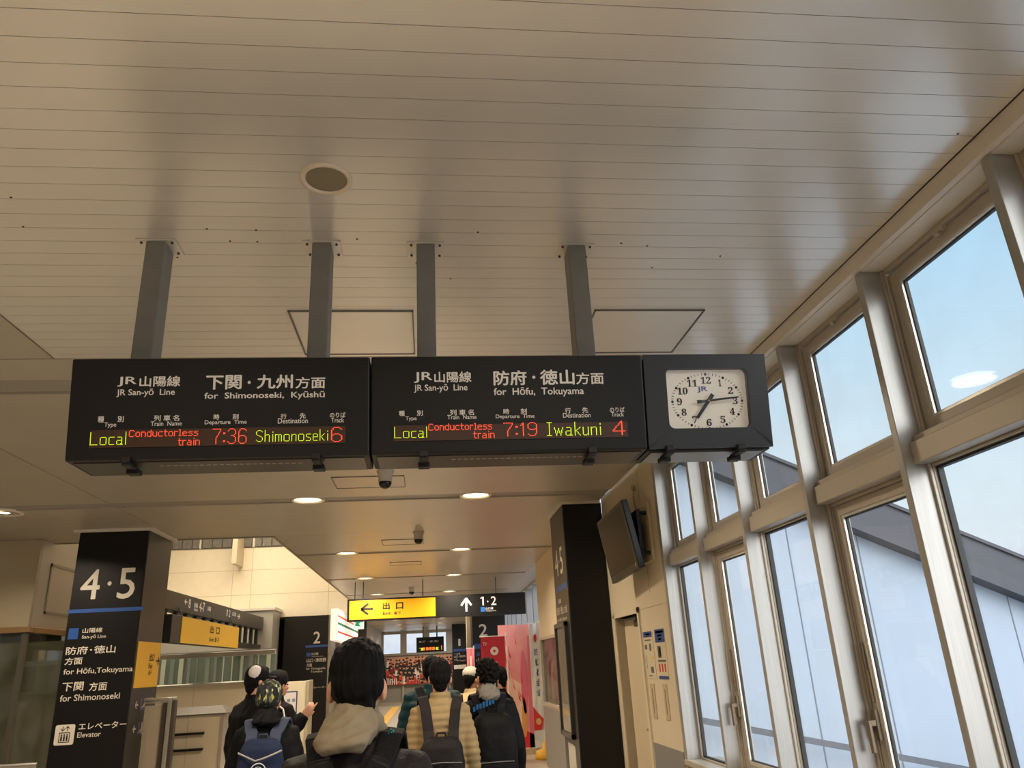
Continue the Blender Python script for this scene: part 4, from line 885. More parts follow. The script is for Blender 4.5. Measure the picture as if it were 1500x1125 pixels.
# ---- shop light box with stripes
YX = -2.0
cs = [PX(495, 912, YX), PX(524, 926, YX), PX(524, 950, YX), PX(495, 938, YX)]
ya, yb = float(cs[0][1]), float(cs[1][1]); za, zb_ = 2.25, 2.92
r = thing('shop_lightbox', (YX-.08, (ya+yb)/2, za), 'lit white shop light box with orange, green and red stripes', 'sign')
m = MB(); m.box(YX-.16, ya, za, YX, yb, zb_, 0); m.build('box', mat('lightbox_white', (246, 240, 228), .5, emit=.55), r, .006)
m = MB(); h_ = zb_-za
for (f0, f1, k) in ((.74, .80, 0), (.50, .58, 1), (.24, .30, 2)): m.box(YX-.002, ya+.02, za+h_*f0, YX+.004, yb-.02, za+h_*f1, k)
for y_ in np.linspace(ya, yb, 4)[1:-1]: m.box(YX-.002, y_-.03, za, YX+.002, y_+.03, zb_, 3)
m.build('stripes', [mat('stripe_orange', (236, 90, 60), .5, emit=.3), mat('stripe_green', (24, 110, 72), .5, emit=.2), mat('stripe_red', (220, 50, 46), .5, emit=.3), mat('lightbox_joint', (200, 196, 186), .5)], r)
r = thing('emergency_exit_light', (-1.93, 21.0, 2.5), 'small green and white emergency exit light under the yellow sign', 'sign')
p = PY(518, 922, 21.0); q = PY(533, 909, 21.0)
m = MB(); m.box(p[0], 21.0, p[2], q[0], 21.08, q[2]); m.build('box', mat('exit_light_white', (226, 246, 236), .5, emit=.6), r)
m = MB(); w_, h_ = q[0]-p[0], q[2]-p[2]
m.poly((p[0], 21.0, p[2]), X3, Z3, -Y3, [(.02, h_*.45), (w_*.35, h_*.95), (w_*.75, h_*.95), (w_*.5, h_*.6), (w_*.7, h_*.3), (w_*.45, h_*.35)], 0, .003); m.rect((p[0], 21.0, p[2]), X3, Z3, -Y3, .01, h_*.82, w_*.95, h_*.97, 0, .002)
m.build('running_figure', mat('exit_green', (20, 160, 110), .5, emit=.4), r)
m = MB(); m.cyl(((p[0]+q[0])/2, 21.04, q[2]), ((p[0]+q[0])/2, 21.04, CH), .012, n=8); m.build('hanger_rod', POLE, r)

def marks(m, O, w, h, u0, u1, v0, v1, n, k, seed):
    """worn print too small to read: clusters of short strokes"""
    rr = random.Random(seed); dv = (v1-v0)/n
    for i in range(n):
        for q in range(4): a = rr.uniform(u0, u1-.25*(u1-u0)); c_ = v0+dv*i+dv*(.12+.18*q); m.rect(O, X3, Z3, -Y3, w*a, h*c_, w*min(u1, a+rr.uniform(.3, .7)*(u1-u0)), h*(c_+dv*.09), k, .004+.0004*q)
        a = rr.uniform(u0, u1); m.rect(O, X3, Z3, -Y3, w*(a-.04), h*(v0+dv*(i+.1)), w*(a+.04), h*(v0+dv*(i+.75)), k, .0062)
# ---- end of the passage: team mural, far board, pillars 1 and 2
YM = 38.5
p, q = PY(566, 1004, YM), PY(668, 958, YM)
r = thing('team_mural', ((p[0]+q[0])/2, YM, p[2]), 'wide red and black mural crowded with a sports team at the passage end', 'mural')
m = MB(); m.box(p[0], YM, p[2], q[0], YM+.05, q[2]); m.build('panel', mat('mural_ground', (206, 150, 120), .5, var=.15, vscale=2), r)
m = MB(); W_, H_ = q[0]-p[0], q[2]-p[2]; rr = random.Random(5)
for row in range(6):
    for k in range(17):
        u = W_*(.02+.95*(k+.5*(row % 2))/17)+rr.uniform(-.05, .05); v = H_*(.84-.15*row)+rr.uniform(-.06, .06); s_ = rr.uniform(.06, .10); O = (p[0], YM, p[2])
        kit = rr.choice([0, 0, 0, 1, 1, 1, 5, 5, 4])
        m.poly(O, X3, Z3, -Y3, [(u-s_*.95, max(0, v-.32)), (u+s_*.95, max(0, v-.32)), (u+s_*.8, v-.06), (u+.02, v), (u-.02, v), (u-s_*.8, v-.06)], kit, .004+.002*row)
        m.disc(O, X3, Z3, -Y3, u, v+.045, .05, 2, .005+.002*row, 10, .065); m.disc(O, X3, Z3, -Y3, u, v+.085, .054, 3, .0055+.002*row, 10, .042)
for k in range(5): m.rect((p[0], YM, p[2]), X3, Z3, -Y3, .05+k*.1, .02, .10+k*.1, .26, 4, .02)
m.build('players', [mat('kit_red', (206, 52, 42), .6), mat('kit_black', (26, 24, 26), .6), mat('skin_print', (206, 160, 130), .6), mat('hair_print', (28, 20, 18), .6), mat('kit_white', (226, 220, 212), .6), mat('kit_maroon', (120, 30, 34), .6)], r)
YD = 35.0
p, q = PY(610, 956, YD), PY(650, 932, YD)
r = thing('far_departure_board', ((p[0]+q[0])/2, YD, p[2]), 'small far departure board with green and orange lights before the end windows', 'sign')
m = MB(); m.box(p[0], YD, p[2], q[0], YD+.25, q[2]); m.build('housing', BLACK, r)
W_, H_ = q[0]-p[0], q[2]-p[2]; O = (p[0], YD, p[2])
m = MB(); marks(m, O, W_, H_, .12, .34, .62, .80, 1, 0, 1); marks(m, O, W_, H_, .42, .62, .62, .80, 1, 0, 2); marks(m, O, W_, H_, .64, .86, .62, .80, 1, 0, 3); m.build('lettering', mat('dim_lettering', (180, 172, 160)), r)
m = MB(); marks(m, O, W_, H_, .10, .22, .10, .36, 1, 0, 5); marks(m, O, W_, H_, .70, .82, .10, .36, 1, 0, 6)
for qi in range(4): marks(m, O, W_, H_, .22+qi*.11, .32+qi*.11, .10, .38, 1, 1, 10+qi)
m.rect(O, X3, Z3, -Y3, W_*.90, H_*.12, W_*.93, H_*.40, 1, .005)
m.build('led_characters', [mat('led_far_green', (150, 210, 20), .5, emit=1, ecol=(.5, .85, .03, 1)), mat('led_far_orange', (255, 90, 20), .5, emit=1.1, ecol=(1, .2, .03, 1))], r)
m = MB()
for u in (.25, .75): m.box(p[0]+W_*u-.03, YD+.1, q[2], p[0]+W_*u+.03, YD+.16, CH)
m.build('hanger_posts', POLE, r)
def numpillar(Yp, pxa, pxb, n_, lab, tw):
    a_, b_ = float(PY(pxa, 960, Yp)[0]), float(PY(pxb, 960, Yp)[0]); w_ = b_-a_
    r = thing('sign_pillar', ((a_+b_)/2, Yp+.4, 0), lab, 'pillar'); m = MB(); m.box(a_, Yp, 0, b_, Yp+.9, CH-.002); m.build('core', BLACKP, r)
    O = (a_, Yp, 0); m = MB(); k = w_/1.0
    m.text(n_, O, X3, Z3, -Y3, w_*tw[0], tw[2], w_*tw[1], tw[3], 0, .01, .004); zz = tw[2]
    m.text('山口線', O, X3, Z3, -Y3, w_*.25, zz-.55*k, w_*.5, zz-.45*k, 0, .01, .004); m.text('山口･津和野', O, X3, Z3, -Y3, w_*.1, zz-.75*k, w_*.85, zz-.6*k, 0, .01, .004); m.text('方面', O, X3, Z3, -Y3, w_*.1, zz-.92*k, w_*.3, zz-.8*k, 0, .01, .004); m.text('for Yamaguchi', O, X3, Z3, -Y3, w_*.3, zz-1.0*k, w_*.85, zz-.88*k, 0, .01, .004)
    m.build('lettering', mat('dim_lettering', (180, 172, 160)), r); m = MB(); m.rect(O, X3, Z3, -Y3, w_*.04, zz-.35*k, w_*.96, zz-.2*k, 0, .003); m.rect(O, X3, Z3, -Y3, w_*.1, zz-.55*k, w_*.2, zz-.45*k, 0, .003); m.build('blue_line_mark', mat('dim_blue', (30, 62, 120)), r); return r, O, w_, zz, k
Y1 = 34.0
z_1, z_1t = float(PY(671, 946, Y1)[2]), float(PY(671, 936, Y1)[2])
r, O, w_, zz, k = numpillar(Y1, 663, 685, '1', 'far black pillar numbered 1 right of the team mural', (.40, .54, z_1, z_1t))
m = MB(); m.rect(O, X3, Z3, -Y3, w_*.08, zz-1.45*k, w_*.9, zz-1.2*k, 0, .004); m.build('white_notice', mat('notice_white', (214, 206, 196), .5), r)
z_2, z_2t = float(PY(709, 932, 21)[2]), float(PY(709, 914, 21)[2])
numpillar(21.0, 693, 742, '2', 'black pillar numbered 2 behind the red banner on the right', (.2, .45, z_2, z_2t))
pb = PY(688, 960, 22)
m = MB(); m.box(float(PY(684.5, 960, 22)[0]), 22, 0, float(PY(693.5, 960, 22)[0]), 22.3, CH-.002); o = m.build('pale_column', mat('column_pale', (176, 164, 140), .5)); tag(o, 'narrow pale column between the far pillars 1 and 2', 'column')

# ---- banners and shop poster on the right
def banner(px0, px1, pyt, Yp, drop, lab, mats, deco, polepx, base=None, cat='banner', tilt=0):
    a_, b_ = float(PY(px0, pyt, Yp)[0]), float(PY(px1, pyt, Yp)[0]); zt_ = float(PY((px0+px1)/2, pyt, Yp)[2])
    r = thing('banner_flag', ((a_+b_)/2, Yp, 0), lab, cat)
    m = MB(); nz, nx = 24, 8; W_ = b_-a_
    vs = [(a_+W_*i/nx, Yp+.012*math.sin(i*1.3+j*.5)+tilt*(W_*i/nx), zt_-drop*j/nz) for j in range(nz+1) for i in range(nx+1)]
    vs2 = [(x, y+.004, z) for x, y, z in vs]; k = len(vs)
    f = [(j*(nx+1)+i, (j+1)*(nx+1)+i, (j+1)*(nx+1)+i+1, j*(nx+1)+i+1) for j in range(nz) for i in range(nx)]
    m.add(vs, f, 0, True); m.add(vs2, [tuple(reversed(q)) for q in f], 0, True); cl = m.build('cloth', mats[0], r)
    m = MB(); deco(m, (a_, Yp-.018, zt_-drop), W_, drop); m.build('lettering', mats[1:], cl)
    x = float(PY(polepx, pyt, Yp)[0]); m = MB(); m.cyl((x, Yp+.02, .1), (x, Yp+.02, zt_+.06), .013, n=10); m.cyl((min(a_, x)-.02, Yp+.02, zt_+.01), (max(b_, x), Yp+.02, zt_+.01), .008, n=8); m.build('pole', mat('pole_white', (226, 222, 214), .4), r)
    m = MB(); m.lathe((x, Yp+.02, 0), [(.001, .0), (.19, .0), (.20, .05), (.17, .13), (.07, .17), (.045, .26), (.03, .28), (.001, .28)], n=24); m.build('water_base', base or mat('base_yellow', (214, 160, 40), .5), r); return r
WH = mat('print_white', (232, 220, 212), .6)
def deco_red(m, O, w, h):
    m.disc(O, X3, Z3, -Y3, w*.55, h*.86, w*.17, 0, .004, 18); m.disc(O, X3, Z3, -Y3, w*.55, h*.86, w*.07, 1, .006, 4)
    m.text('TV', O, X3, Z3, -Y3, w*.08, h*.915, w*.24, h*.95, 0, .02, .004)
    for i, ch in enumerate('元鮮'): m.text(ch, O, X3, Z3, -Y3, w*.38, h*(.655-i*.13), w*.70, h*(.755-i*.13), 0, .04, .004)
banner(704, 739, 933, 14.5, 1.75, 'red banner flag with white emblem and writing beside the pink poster', [mat('banner_red', (196, 44, 62), .7), WH, mat('banner_red', (196, 44, 62))], deco_red, 742)
def deco_pink(m, O, w, h): m.rect(O, X3, Z3, -Y3, w*.4, h*.1, w*.62, h*.9, 0, .004)
banner(684, 694, 950, 19.0, 1.7, 'narrow pink banner flag in front of the pale column', [mat('banner_pink', (222, 120, 130), .7), WH], deco_pink, 694)
def deco_white(m, O, w, h):
    marks(m, O, w, h, .42, .72, .30, .78, 5, 0, 4); m.disc(O, X3, Z3, -Y3, w*.55, h*.86, w*.14, 1, .005, 14, h*.04)
    m.poly(O, X3, Z3, -Y3, [(0, 0), (w*.7, 0), (w*.95, h*.10), (w*.4, h*.16), (0, h*.22)], 1, .005); m.disc(O, X3, Z3, -Y3, w*.45, h*.08, w*.25, 2, .006, 14, h*.03)
banner(774, 789, 914, 14.35, 1.78, 'white banner flag on yellow base, blue writing and red lower edge', [mat('banner_white', (222, 222, 222), .7), mat('print_blue', (40, 56, 120), .6), mat('print_red', (206, 46, 46), .6), mat('print_straw', (214, 176, 120), .6)], deco_white, 789)
Yq = 15.3
p, q = PY(741, 1106, Yq), PY(774, 914, Yq)
r = thing('standing_poster', ((p[0]+q[0])/2, Yq, 0), 'tall pink and red standing poster behind the red banner', 'poster')
m = MB(); m.box(p[0]-.05, Yq, .10, q[0], Yq+.05, q[2]); pn_ = m.build('panel', mat('poster_pink', (222, 150, 150), .5, var=.12, vscale=3), r)
O = (p[0]-.05, Yq, .10); w_, h_ = q[0]-p[0]+.05, q[2]-.10
m = MB()
m.poly(O, X3, Z3, -Y3, [(0, 0), (w_, 0), (w_, h_*.10), (w_*.55, h_*.16), (0, h_*.20)], 0, .003)
m.poly(O, X3, Z3, -Y3, [(w_*.08, h_*.20), (w_*.62, h_*.10), (w_*.70, h_*.50), (w_*.35, h_*.56), (w_*.05, h_*.50)], 1, .002)
m.disc(O, X3, Z3, -Y3, w_*.76, h_*.52, w_*.10, 4, .004, 24, h_*.26); m.disc(O, X3, Z3, -Y3, w_*.72, h_*.24, w_*.08, 3, .004, 20, h_*.16)
m.poly(O, X3, Z3, -Y3, [(w_*.85, 0), (w_, 0), (w_, h_*.9), (w_*.93, h_*.9)], 4, .003)
rr = random.Random(8)
for k in range(30):
    u, v = w_*rr.uniform(.05, .72), h_*rr.uniform(.22, .95); m.poly(O, X3, Z3, -Y3, [(u, v), (u+w_*.03, v-h_*.06), (u+w_*rr.uniform(.05, .09), v-h_*.11), (u+w_*.02, v-h_*.09)], rr.choice([0, 1, 4]), .005+.0003*k)
m.build('print', [mat('poster_red', (196, 40, 60), .5), mat('poster_cream', (232, 200, 180), .5), mat('poster_orange', (206, 80, 60), .5), mat('poster_gold', (214, 160, 90), .5), mat('poster_rose', (214, 110, 130), .5)], pn_)
m = MB(); m.box(p[0]-.12, Yq-.12, 0, q[0]+.02, Yq+.2, .10); m.build('base', mat('poster_base', (190, 172, 140), .5), r, .006)
r = thing('advert_stand', (1.93, 15.75, 0), 'slim green and white advert stand at the wall beside the white banner', 'advert')
m = MB(); m.box(1.89, 15.6, .0, 1.97, 16.1, 2.25); m.build('panel', mat('advert_white', (206, 216, 210), .5), r, .005); m = MB(); m.box(1.885, 15.595, .0, 1.89, 15.68, 2.25); m.box(1.885, 15.6, .0, 1.89, 16.1, .9); m.build('green_edge', mat('advert_green', (120, 160, 60), .5), r)

# ---- poster board behind the pointing person
Yb = 8.6
p, q = PY(408, 1090, Yb), PY(453, 997, Yb)
r = thing('notice_board', ((p[0]+q[0])/2, Yb, 0), 'white framed notice board stand behind the pointing person', 'notice board')
m = MB(); m.box(p[0]-.15, Yb, 0.03, q[0]-.03, Yb+.06, q[2]); m.build('board', mat('notice_board_white', (222, 208, 178), .45), r, .006)
m = MB(); m.box(q[0]-.03, Yb-.01, 0, q[0], Yb+.3, q[2]+.005); m.build('side_edge', mat('notice_board_edge', (178, 164, 136), .45), r, .005)
p2, q2 = PY(410, 1080, Yb-.004), PY(436, 1012, Yb-.004)
m = MB(); m.box(p2[0]-.1, Yb-.006, .75, q2[0], Yb, q2[2]); m.box(p2[0]-.085, Yb-.008, .77, q2[0]-.012, Yb-.006, q2[2]-.012, 1)
O = (p2[0]-.085, Yb-.008, .77)
m.rect(O, X3, Z3, -Y3, .14, .57, .17, .60, 2, .001); m.rect(O, X3, Z3, -Y3, .19, .57, .22, .60, 2, .001)
for k in range(9): m.rect(O, X3, Z3, -Y3, .06, .50-k*.05, .06+random.uniform(.12, .22), .515-k*.05, 2, .001)
m.build('poster', [mat('poster_border', (40, 52, 100), .5), mat('poster_paper', (222, 214, 206), .5), mat('poster_text', (130, 130, 150), .6)], r)

# ---- television, posters and leaflet slots on the beige wall
r = thing('wall_television', (1.80, 6.75, 2.26), 'flat black television tilted down on a bracket beside the right pillar', 'television')
TLp, TRp, BLp, BRp = [np.array(v) for v in ((1.636, 7.17, 2.845), (1.672, 6.31, 2.892), (1.727, 7.17, 2.258), (1.764, 6.31, 2.280))]
Ut = (TRp-TLp); Lw = np.linalg.norm(Ut); Ut /= Lw; Vt = TLp-BLp; Vt -= Ut*Vt.dot(Ut); Lh = np.linalg.norm(Vt); Vt /= Lh; Nt = np.cross(Ut, Vt); Ct = (TLp+TRp+BLp+BRp)/4
m = MB(); m.obox(Ct-Nt*.03, Ut, Vt, Nt, Lw/2, Lh/2, .03); m.build('casing', mat('tv_black', (20, 21, 23), .35, spec=.3), r, .008)
m = MB(); m.rect(BLp, Ut, Vt, Nt, .035, .05, Lw-.035, Lh-.035, 0, .001); m.build('screen', mat('tv_screen', (30, 30, 30), .35, spec=.12, var=.2, vscale=3), r)
m = MB(); m.rect(BLp, Ut, Vt, Nt, Lw-.06, .02, Lw-.045, .05, 0, .001); m.build('indicator_strip', mat('tv_strip', (190, 190, 190), .4), r)
m = MB(); m.box(1.80, 6.34, 2.40, 1.835, 6.86, 2.80); m.box(1.835, 6.34, 2.755, 1.92, 6.38, 2.785); m.box(1.835, 6.34, 2.415, 1.92, 6.38, 2.445); m.obox(Ct-Nt*.085, Ut, Vt, Nt, .16, .18, .03); m.build('bracket', BLACK, r, .004)
m = MB(); m.box(1.89, 6.30, 2.36, 1.919, 6.72, 2.86); m.build('wall_plate', mat('wall_plate', (196, 180, 148), .45), r, .006)
m = MB(); m.tube([(1.905, 6.72, 3.06), (1.9, 6.73, 2.98), (1.905, 6.72, 2.86), (1.88, 6.68, 2.8)], .006, 8); m.lathe((1.905, 6.72, 3.05), [(.0, .05), (.02, .04), (.02, .0), (.0, -.01)], n=12); m.build('cable', mat('cable_beige', (170, 156, 128), .5), r)
WX = 1.92
FW = Face((WX, 0, 0), -Y3, Z3, 4.5926, 900, 880)
def notice(lab, xl, yb, xr, yt, fn, nm='wall_notice'):
    a_, b_ = FW.q(xl, yb), FW.q(xr, yt); r = MB(); r.box(WX-.004, -a_[0], a_[1], WX, -b_[0], b_[1])
    o = r.build(nm, mat('paper_cream', (208, 194, 164), .6)); tag(o, lab, 'notice'); m = MB(); O = np.array((WX-.004, -a_[0], a_[1])); w_, h_ = b_[0]-a_[0], b_[1]-a_[1]
    fn(lambda u0, v0, u1, v1, k: m.rect(O, -Y3, Z3, -X3, w_*u0, h_*v0, w_*u1, h_*v1, k, .001), lambda s_, u0, v0, u1, v1, k: m.text(s_, O, -Y3, Z3, -X3, w_*u0, h_*v0, w_*u1, h_*v1, k, .02, .002))
    m.build('print', [mat('print_navy', (36, 66, 130), .6), mat('print_grey', (96, 92, 86), .6), mat('print_red2', (196, 60, 50), .6), WH, mat('print_yellow', (220, 190, 60), .6)], o)
def n1(R_, T_):
    R_(0, .88, .95, 1, 0); R_(.3, .92, .7, .96, 1); R_(.1, .8, .8, .83, 1); R_(.05, .62, .3, .72, 1); R_(.55, .58, .75, .74, 1); R_(.62, .42, .95, .46, 4); R_(.1, .2, .14, .5, 1); R_(.5, .12, .8, .25, 1); R_(.2, .05, .6, .07, 1)
notice('tall cream wall notice with narrow blue heading, nearer the door', 228, 522, 254, 203, n1)
def n2(R_, T_):
    R_(0, .73, 1, 1, 0); R_(.12, .92, .9, .965, 3); R_(.3, .85, .7, .89, 4); R_(.35, .77, .65, .82, 3); R_(.15, .42, .5, .66, 1); R_(.1, .34, .9, .38, 1); R_(.12, .14, .26, .30, 2); R_(.4, .14, .54, .30, 2); R_(.68, .14, .82, .30, 2); R_(0, 0, 1, .06, 0); R_(.3, .46, .45, .62, 1)
notice('wall notice with large blue square heading, closer to the windows', 306, 525, 333, 185, n2)
for lab, c4_ in (('narrow beige plate with long slot below the blue headed notice, nearer the door', (266, 790, 269, 558)), ('narrow beige plate with long slot below the blue square notice, nearer the windows', (354, 802, 354, 560))):
    a_, b_ = FW.q(c4_[0], c4_[1]), FW.q(c4_[2], c4_[3]); r = thing('slot_plate', (WX, -(a_[0]+b_[0])/2, a_[1]), lab, 'wall plate')
    m = MB(); m.box(WX-.006, -b_[0], a_[1], WX, -a_[0], b_[1]); m.build('plate', mat('slot_plate', (188, 172, 140), .4), r, .003); m = MB(); yc = -(a_[0]+b_[0])/2; m.box(WX-.008, yc-.008, a_[1]+.04, WX-.006, yc+.008, b_[1]-.04); m.build('slot', mat('slot_dark', (140, 124, 96), .6), r)

# ================================================================== PEOPLE
SKIN = mat('skin', (196, 142, 112), .5, var=.05, vscale=20); HAIRM = mat('black_hair', (9, 7, 7), .6, spec=.14, var=.3, vscale=30, stretch=(60, 60, 4), bump=.5, bscale=40)
EYEW = mat('eye', (30, 24, 20), .2); SHOE = mat('shoe_dark', (34, 32, 32), .5)
def fab(n, c, b=.25, s=60, r=.75, var=.12): return mat(n, c, r, var=var, vscale=7, bump=b, bscale=s, spec=.12)
def V3(*a): return np.array(a, float)
class Fig:
    """one standing person; local axes x right, y forward, z up, for a 1.72 m figure"""
    def __init__(s, label, x, y, h, yaw=0, head=(0, 0), arms=None, stance=.0, group='passengers walking through the concourse', skin=SKIN):
        s.s = h/1.72; s.c, s.sn = math.cos(yaw), math.sin(yaw); s.x, s.y = x, y
        s.root = thing('person', (x, y, 0), label, 'person', group)
        s.hy, s.hp = head; s.skin = skin; s.stance = stance
        d = {1: [V3(.150, 0, 1.38), V3(.205, -.03, 1.11), V3(.225, .06, .87)], -1: [V3(-.150, 0, 1.38), V3(-.205, -.03, 1.11), V3(-.225, .06, .87)]}
        for k, v in (arms or {}).items(): d[k] = [V3(*p) for p in v]
        s.arm = d; s.legs = {}
        for k in (1, -1): s.legs[k] = [V3(.085*k, 0, .90), V3(.09*k, .02+s.stance*k*.5, .48), V3(.095*k, -.02+s.stance*k, .075)]
        s.body()
    def T(s, p):
        p = np.array(p, float)*s.s; return (s.x+p[0]*s.c-p[1]*s.sn, s.y+p[0]*s.sn+p[1]*s.c, p[2])
    def H(s, p):
        """head coordinates (origin at the neck pivot) turned with the head"""
        p = np.array(p, float)-V3(0, -.01, 1.50); cp, sp = math.cos(s.hp), math.sin(s.hp); p = V3(p[0], p[1]*cp-p[2]*sp, p[1]*sp+p[2]*cp)
        cy, sy = math.cos(s.hy), math.sin(s.hy); return V3(p[0]*cy-p[1]*sy, p[0]*sy+p[1]*cy, p[2])+V3(0, -.01, 1.50)
    def hball(s, mb, c, r, n=18):
        q = MB().ball(c, r, n); mb.add([s.H(p) for p in q.v], q.f, 0, True)
    def hand(s, mb, k):
        w, e = s.arm[k][2], s.arm[k][1]; d = (w-e)/np.linalg.norm(w-e); pn_ = V3(-k, .15, 0); pn_ -= d*pn_.dot(d); pn_ /= np.linalg.norm(pn_)   # palm faces the body
        if abs(d[2]) < .7: pn_ = V3(0, 0, -1); pn_ -= d*pn_.dot(d); pn_ /= np.linalg.norm(pn_)
        l = np.cross(pn_, d); l *= 1 if l[1] > 0 or abs(d[2]) < .7 else -1
        if abs(d[2]) < .7 and l.dot(V3(-k, 0, 0))+l[1] < 0: l = -l
        curl = s.curl.get(k, (.35, .45, .5, .6)) if hasattr(s, 'curl') else (.35, .45, .5, .6)
        for i, (o, ln) in enumerate(((.028, .068), (.0095, .078), (-.009, .072), (-.027, .058))):
            kn = w+d*.085+l*o; mb.tube([w-d*.02+l*o*.6, w+d*.03+l*o*.9, kn], [.017, .0165, .0115], 10)
            a1 = curl[i]; d1 = d*math.cos(a1)+pn_*math.sin(a1); d2 = d*math.cos(a1*2.1)+pn_*math.sin(a1*2.1); d3 = d*math.cos(a1*2.9)+pn_*math.sin(a1*2.9)
            p1 = kn+d1*ln*.45; p2 = p1+d2*ln*.32; mb.tube([kn-d*.01, kn, p1, p2, p2+d3*ln*.25], [.0105, .0098, .0092, .0085, .0072], 10)
        b = w+d*.022+l*.026; t1 = b+(d*.7+l*.65+pn_*.2)*.04; mb.tube([w+d*.005+l*.012, b, t1, t1+(d*.95+l*.15+pn_*.25)*.032], [.016, .014, .0105, .008], 10)
    def body(s):
        m = MB()
        m.loft([(V3(0, 0, .84), .13, .085), (V3(0, 0, .95), .145, .095), (V3(0, 0, 1.08), .125, .085), (V3(0, 0, 1.25), .145, .095), (V3(0, -.005, 1.37), .15, .085), (V3(0, -.008, 1.43), .10, .06), (V3(0, -.01, 1.46), .06, .055)])
        m.tube([V3(0, -.02, 1.40), V3(0, -.012, 1.48), s.H((0, -.002, 1.56))], [.062, .053, .052], 18)
        for k in (1, -1):
            a = s.arm[k]; m.tube([a[0]-V3(.04*k, 0, -.0), a[0], a[0]*.5+a[1]*.5, a[1], a[1]*.5+a[2]*.5, a[2]], [.05, .05, .043, .037, .033, .025], 14); s.hand(m, k)
            h_, kn, an = s.legs[k]; m.tube([h_+V3(0, 0, .05), h_, h_*.5+kn*.5, kn, kn*.55+an*.45, an], [.075, .083, .07, .052, .05, .035], 16)
            m.tube([an+V3(0, -.035, -.03), an+V3(0, .03, -.035), an+V3(.005*k, .15, -.055)], [.036, .038, .022], 12)
        s.hball(m, (0, -.012, 1.635), (.073, .092, .085)); s.hball(m, (0, .02, 1.575), (.06, .068, .075)); s.hball(m, (0, .055, 1.53), (.036, .034, .028))
        s.hball(m, (0, .094, 1.585), (.011, .014, .024)); s.hball(m, (0, .098, 1.572), (.015, .015, .011)); s.hball(m, (0, .085, 1.625), (.045, .012, .010))
        s.hball(m, (0, .088, 1.545), (.022, .009, .006)); s.hball(m, (0, .087, 1.535), (.019, .009, .006))
        for k in (1, -1):
            s.hball(m, (.073*k, -.008, 1.588), (.012, .020, .032), 14); s.hball(m, (.036*k, .072, 1.575), (.022, .015, .018))
        m.xf(s.T); s.b = blob(m, 'body', s.skin, s.root, .0062, 4)
        for k in (1, -1):
            e = MB(); s.hball(e, (.03*k, .0815, 1.604), (.012, .008, .007), 10); e.xf(s.T).build('eye', EYEW, s.b)
    def hair(s, big=1.0, amp=.004, m_=HAIRM, curly=False, down=0, freq=38):
        m = MB(); s.hball(m, (0, -.022, 1.648), (.079*big, .093*big, .086*big), 24); s.hball(m, (0, -.044, 1.612), (.074*big, .072*big, .072), 24); s.hball(m, (0, -.060, 1.562), (.052*big, .038, .052+down), 20); s.hball(m, (0, .03, 1.70), (.055*big, .055, .030*big), 16)
        for k in (1, -1): s.hball(m, (.070*k, .010, 1.625), (.010, .030, .035), 12)
        m.xf(s.T); seed = random.uniform(0, 50)
        def post(c, q):
            if curly: return noise.noise(Vector((c.x*freq, c.y*freq, c.z*freq+seed)))*amp*2
            return (noise.noise(Vector((c.x*freq*2.2, c.y*freq*2.2, c.z*freq*.35+seed)))+.5*noise.noise(Vector((c.x*110, c.y*110, c.z*12+seed))))*amp
        return blob(m, 'hair', m_, s.root, .0048, 3, post)
    def jacket(s, m_, grow=0., hem=.80, puffer=0., wrinkle=.006, collar=True, name='jacket', pitch=.058):
        m = MB(); g = grow
        m.loft([(V3(0, -.005, hem), .185+g, .13+g), (V3(0, -.005, hem+.02), .19+g, .135+g), (V3(0, -.003, .95), .182+g, .128+g), (V3(0, 0, 1.10), .178+g, .128+g), (V3(0, 0, 1.25), .190+g, .135+g), (V3(0, -.008, 1.35), .185+g, .125+g), (V3(0, -.012, 1.41), .145+g, .10+g*.6), (V3(0, -.014, 1.45), .098+g*.6, .078+g*.4), (V3(0, -.012, 1.475), .072, .07)], 32)
        if collar: m.tube([V3(0, -.012, 1.44), V3(0, -.012, 1.515)], [.075, .067], 24)
        for k in (1, -1):
            a = s.arm[k]; d = a[2]-a[1]; d /= np.linalg.norm(d)
            m.tube([a[0]-V3(.06*k, 0, -.005), a[0]-V3(.01*k, 0, 0), a[0]*.5+a[1]*.5, a[1], a[1]*.5+a[2]*.5, a[2]-d*.015, a[2]+d*.005], [.060+g*.8, .064+g*.8, .060+g*.8, .055+g*.8, .050+g*.8, .043+g*.6, .039+g*.6], 18)
        m.xf(s.T); z0 = s.s; seed = random.uniform(0, 50)
        def post(c, q):
            w = noise.noise(Vector((c.x*9, c.y*9, c.z*6+seed)))*wrinkle+noise.noise(Vector((c.x*26, c.y*26, c.z*13+seed)))*wrinkle*.5
            if puffer: w += puffer*(abs(math.sin(pi*(c.z+.012*noise.noise(Vector((c.x*5, c.y*5, seed))))/pitch))**.6-.6)
            return w
        return blob(m, name, m_, s.root, .0105, 5, post)
    def pants(s, m_):
        m = MB(); m.loft([(V3(0, 0, .80), .15, .105), (V3(0, 0, .90), .165, .115), (V3(0, 0, 1.02), .15, .105)], 24)
        for k in (1, -1):
            h_, kn, an = s.legs[k]; m.tube([h_+V3(0, 0, .03), h_*.5+kn*.5, kn, kn*.5+an*.5, an+V3(0, 0, .0)], [.095, .088, .072, .068, .064], 18)
        seed = random.uniform(0, 50); m.xf(s.T)
        blob(m, 'trousers', m_, s.root, .0105, 4, lambda c, q: noise.noise(Vector((c.x*12, c.y*12, c.z*6+seed)))*.006)
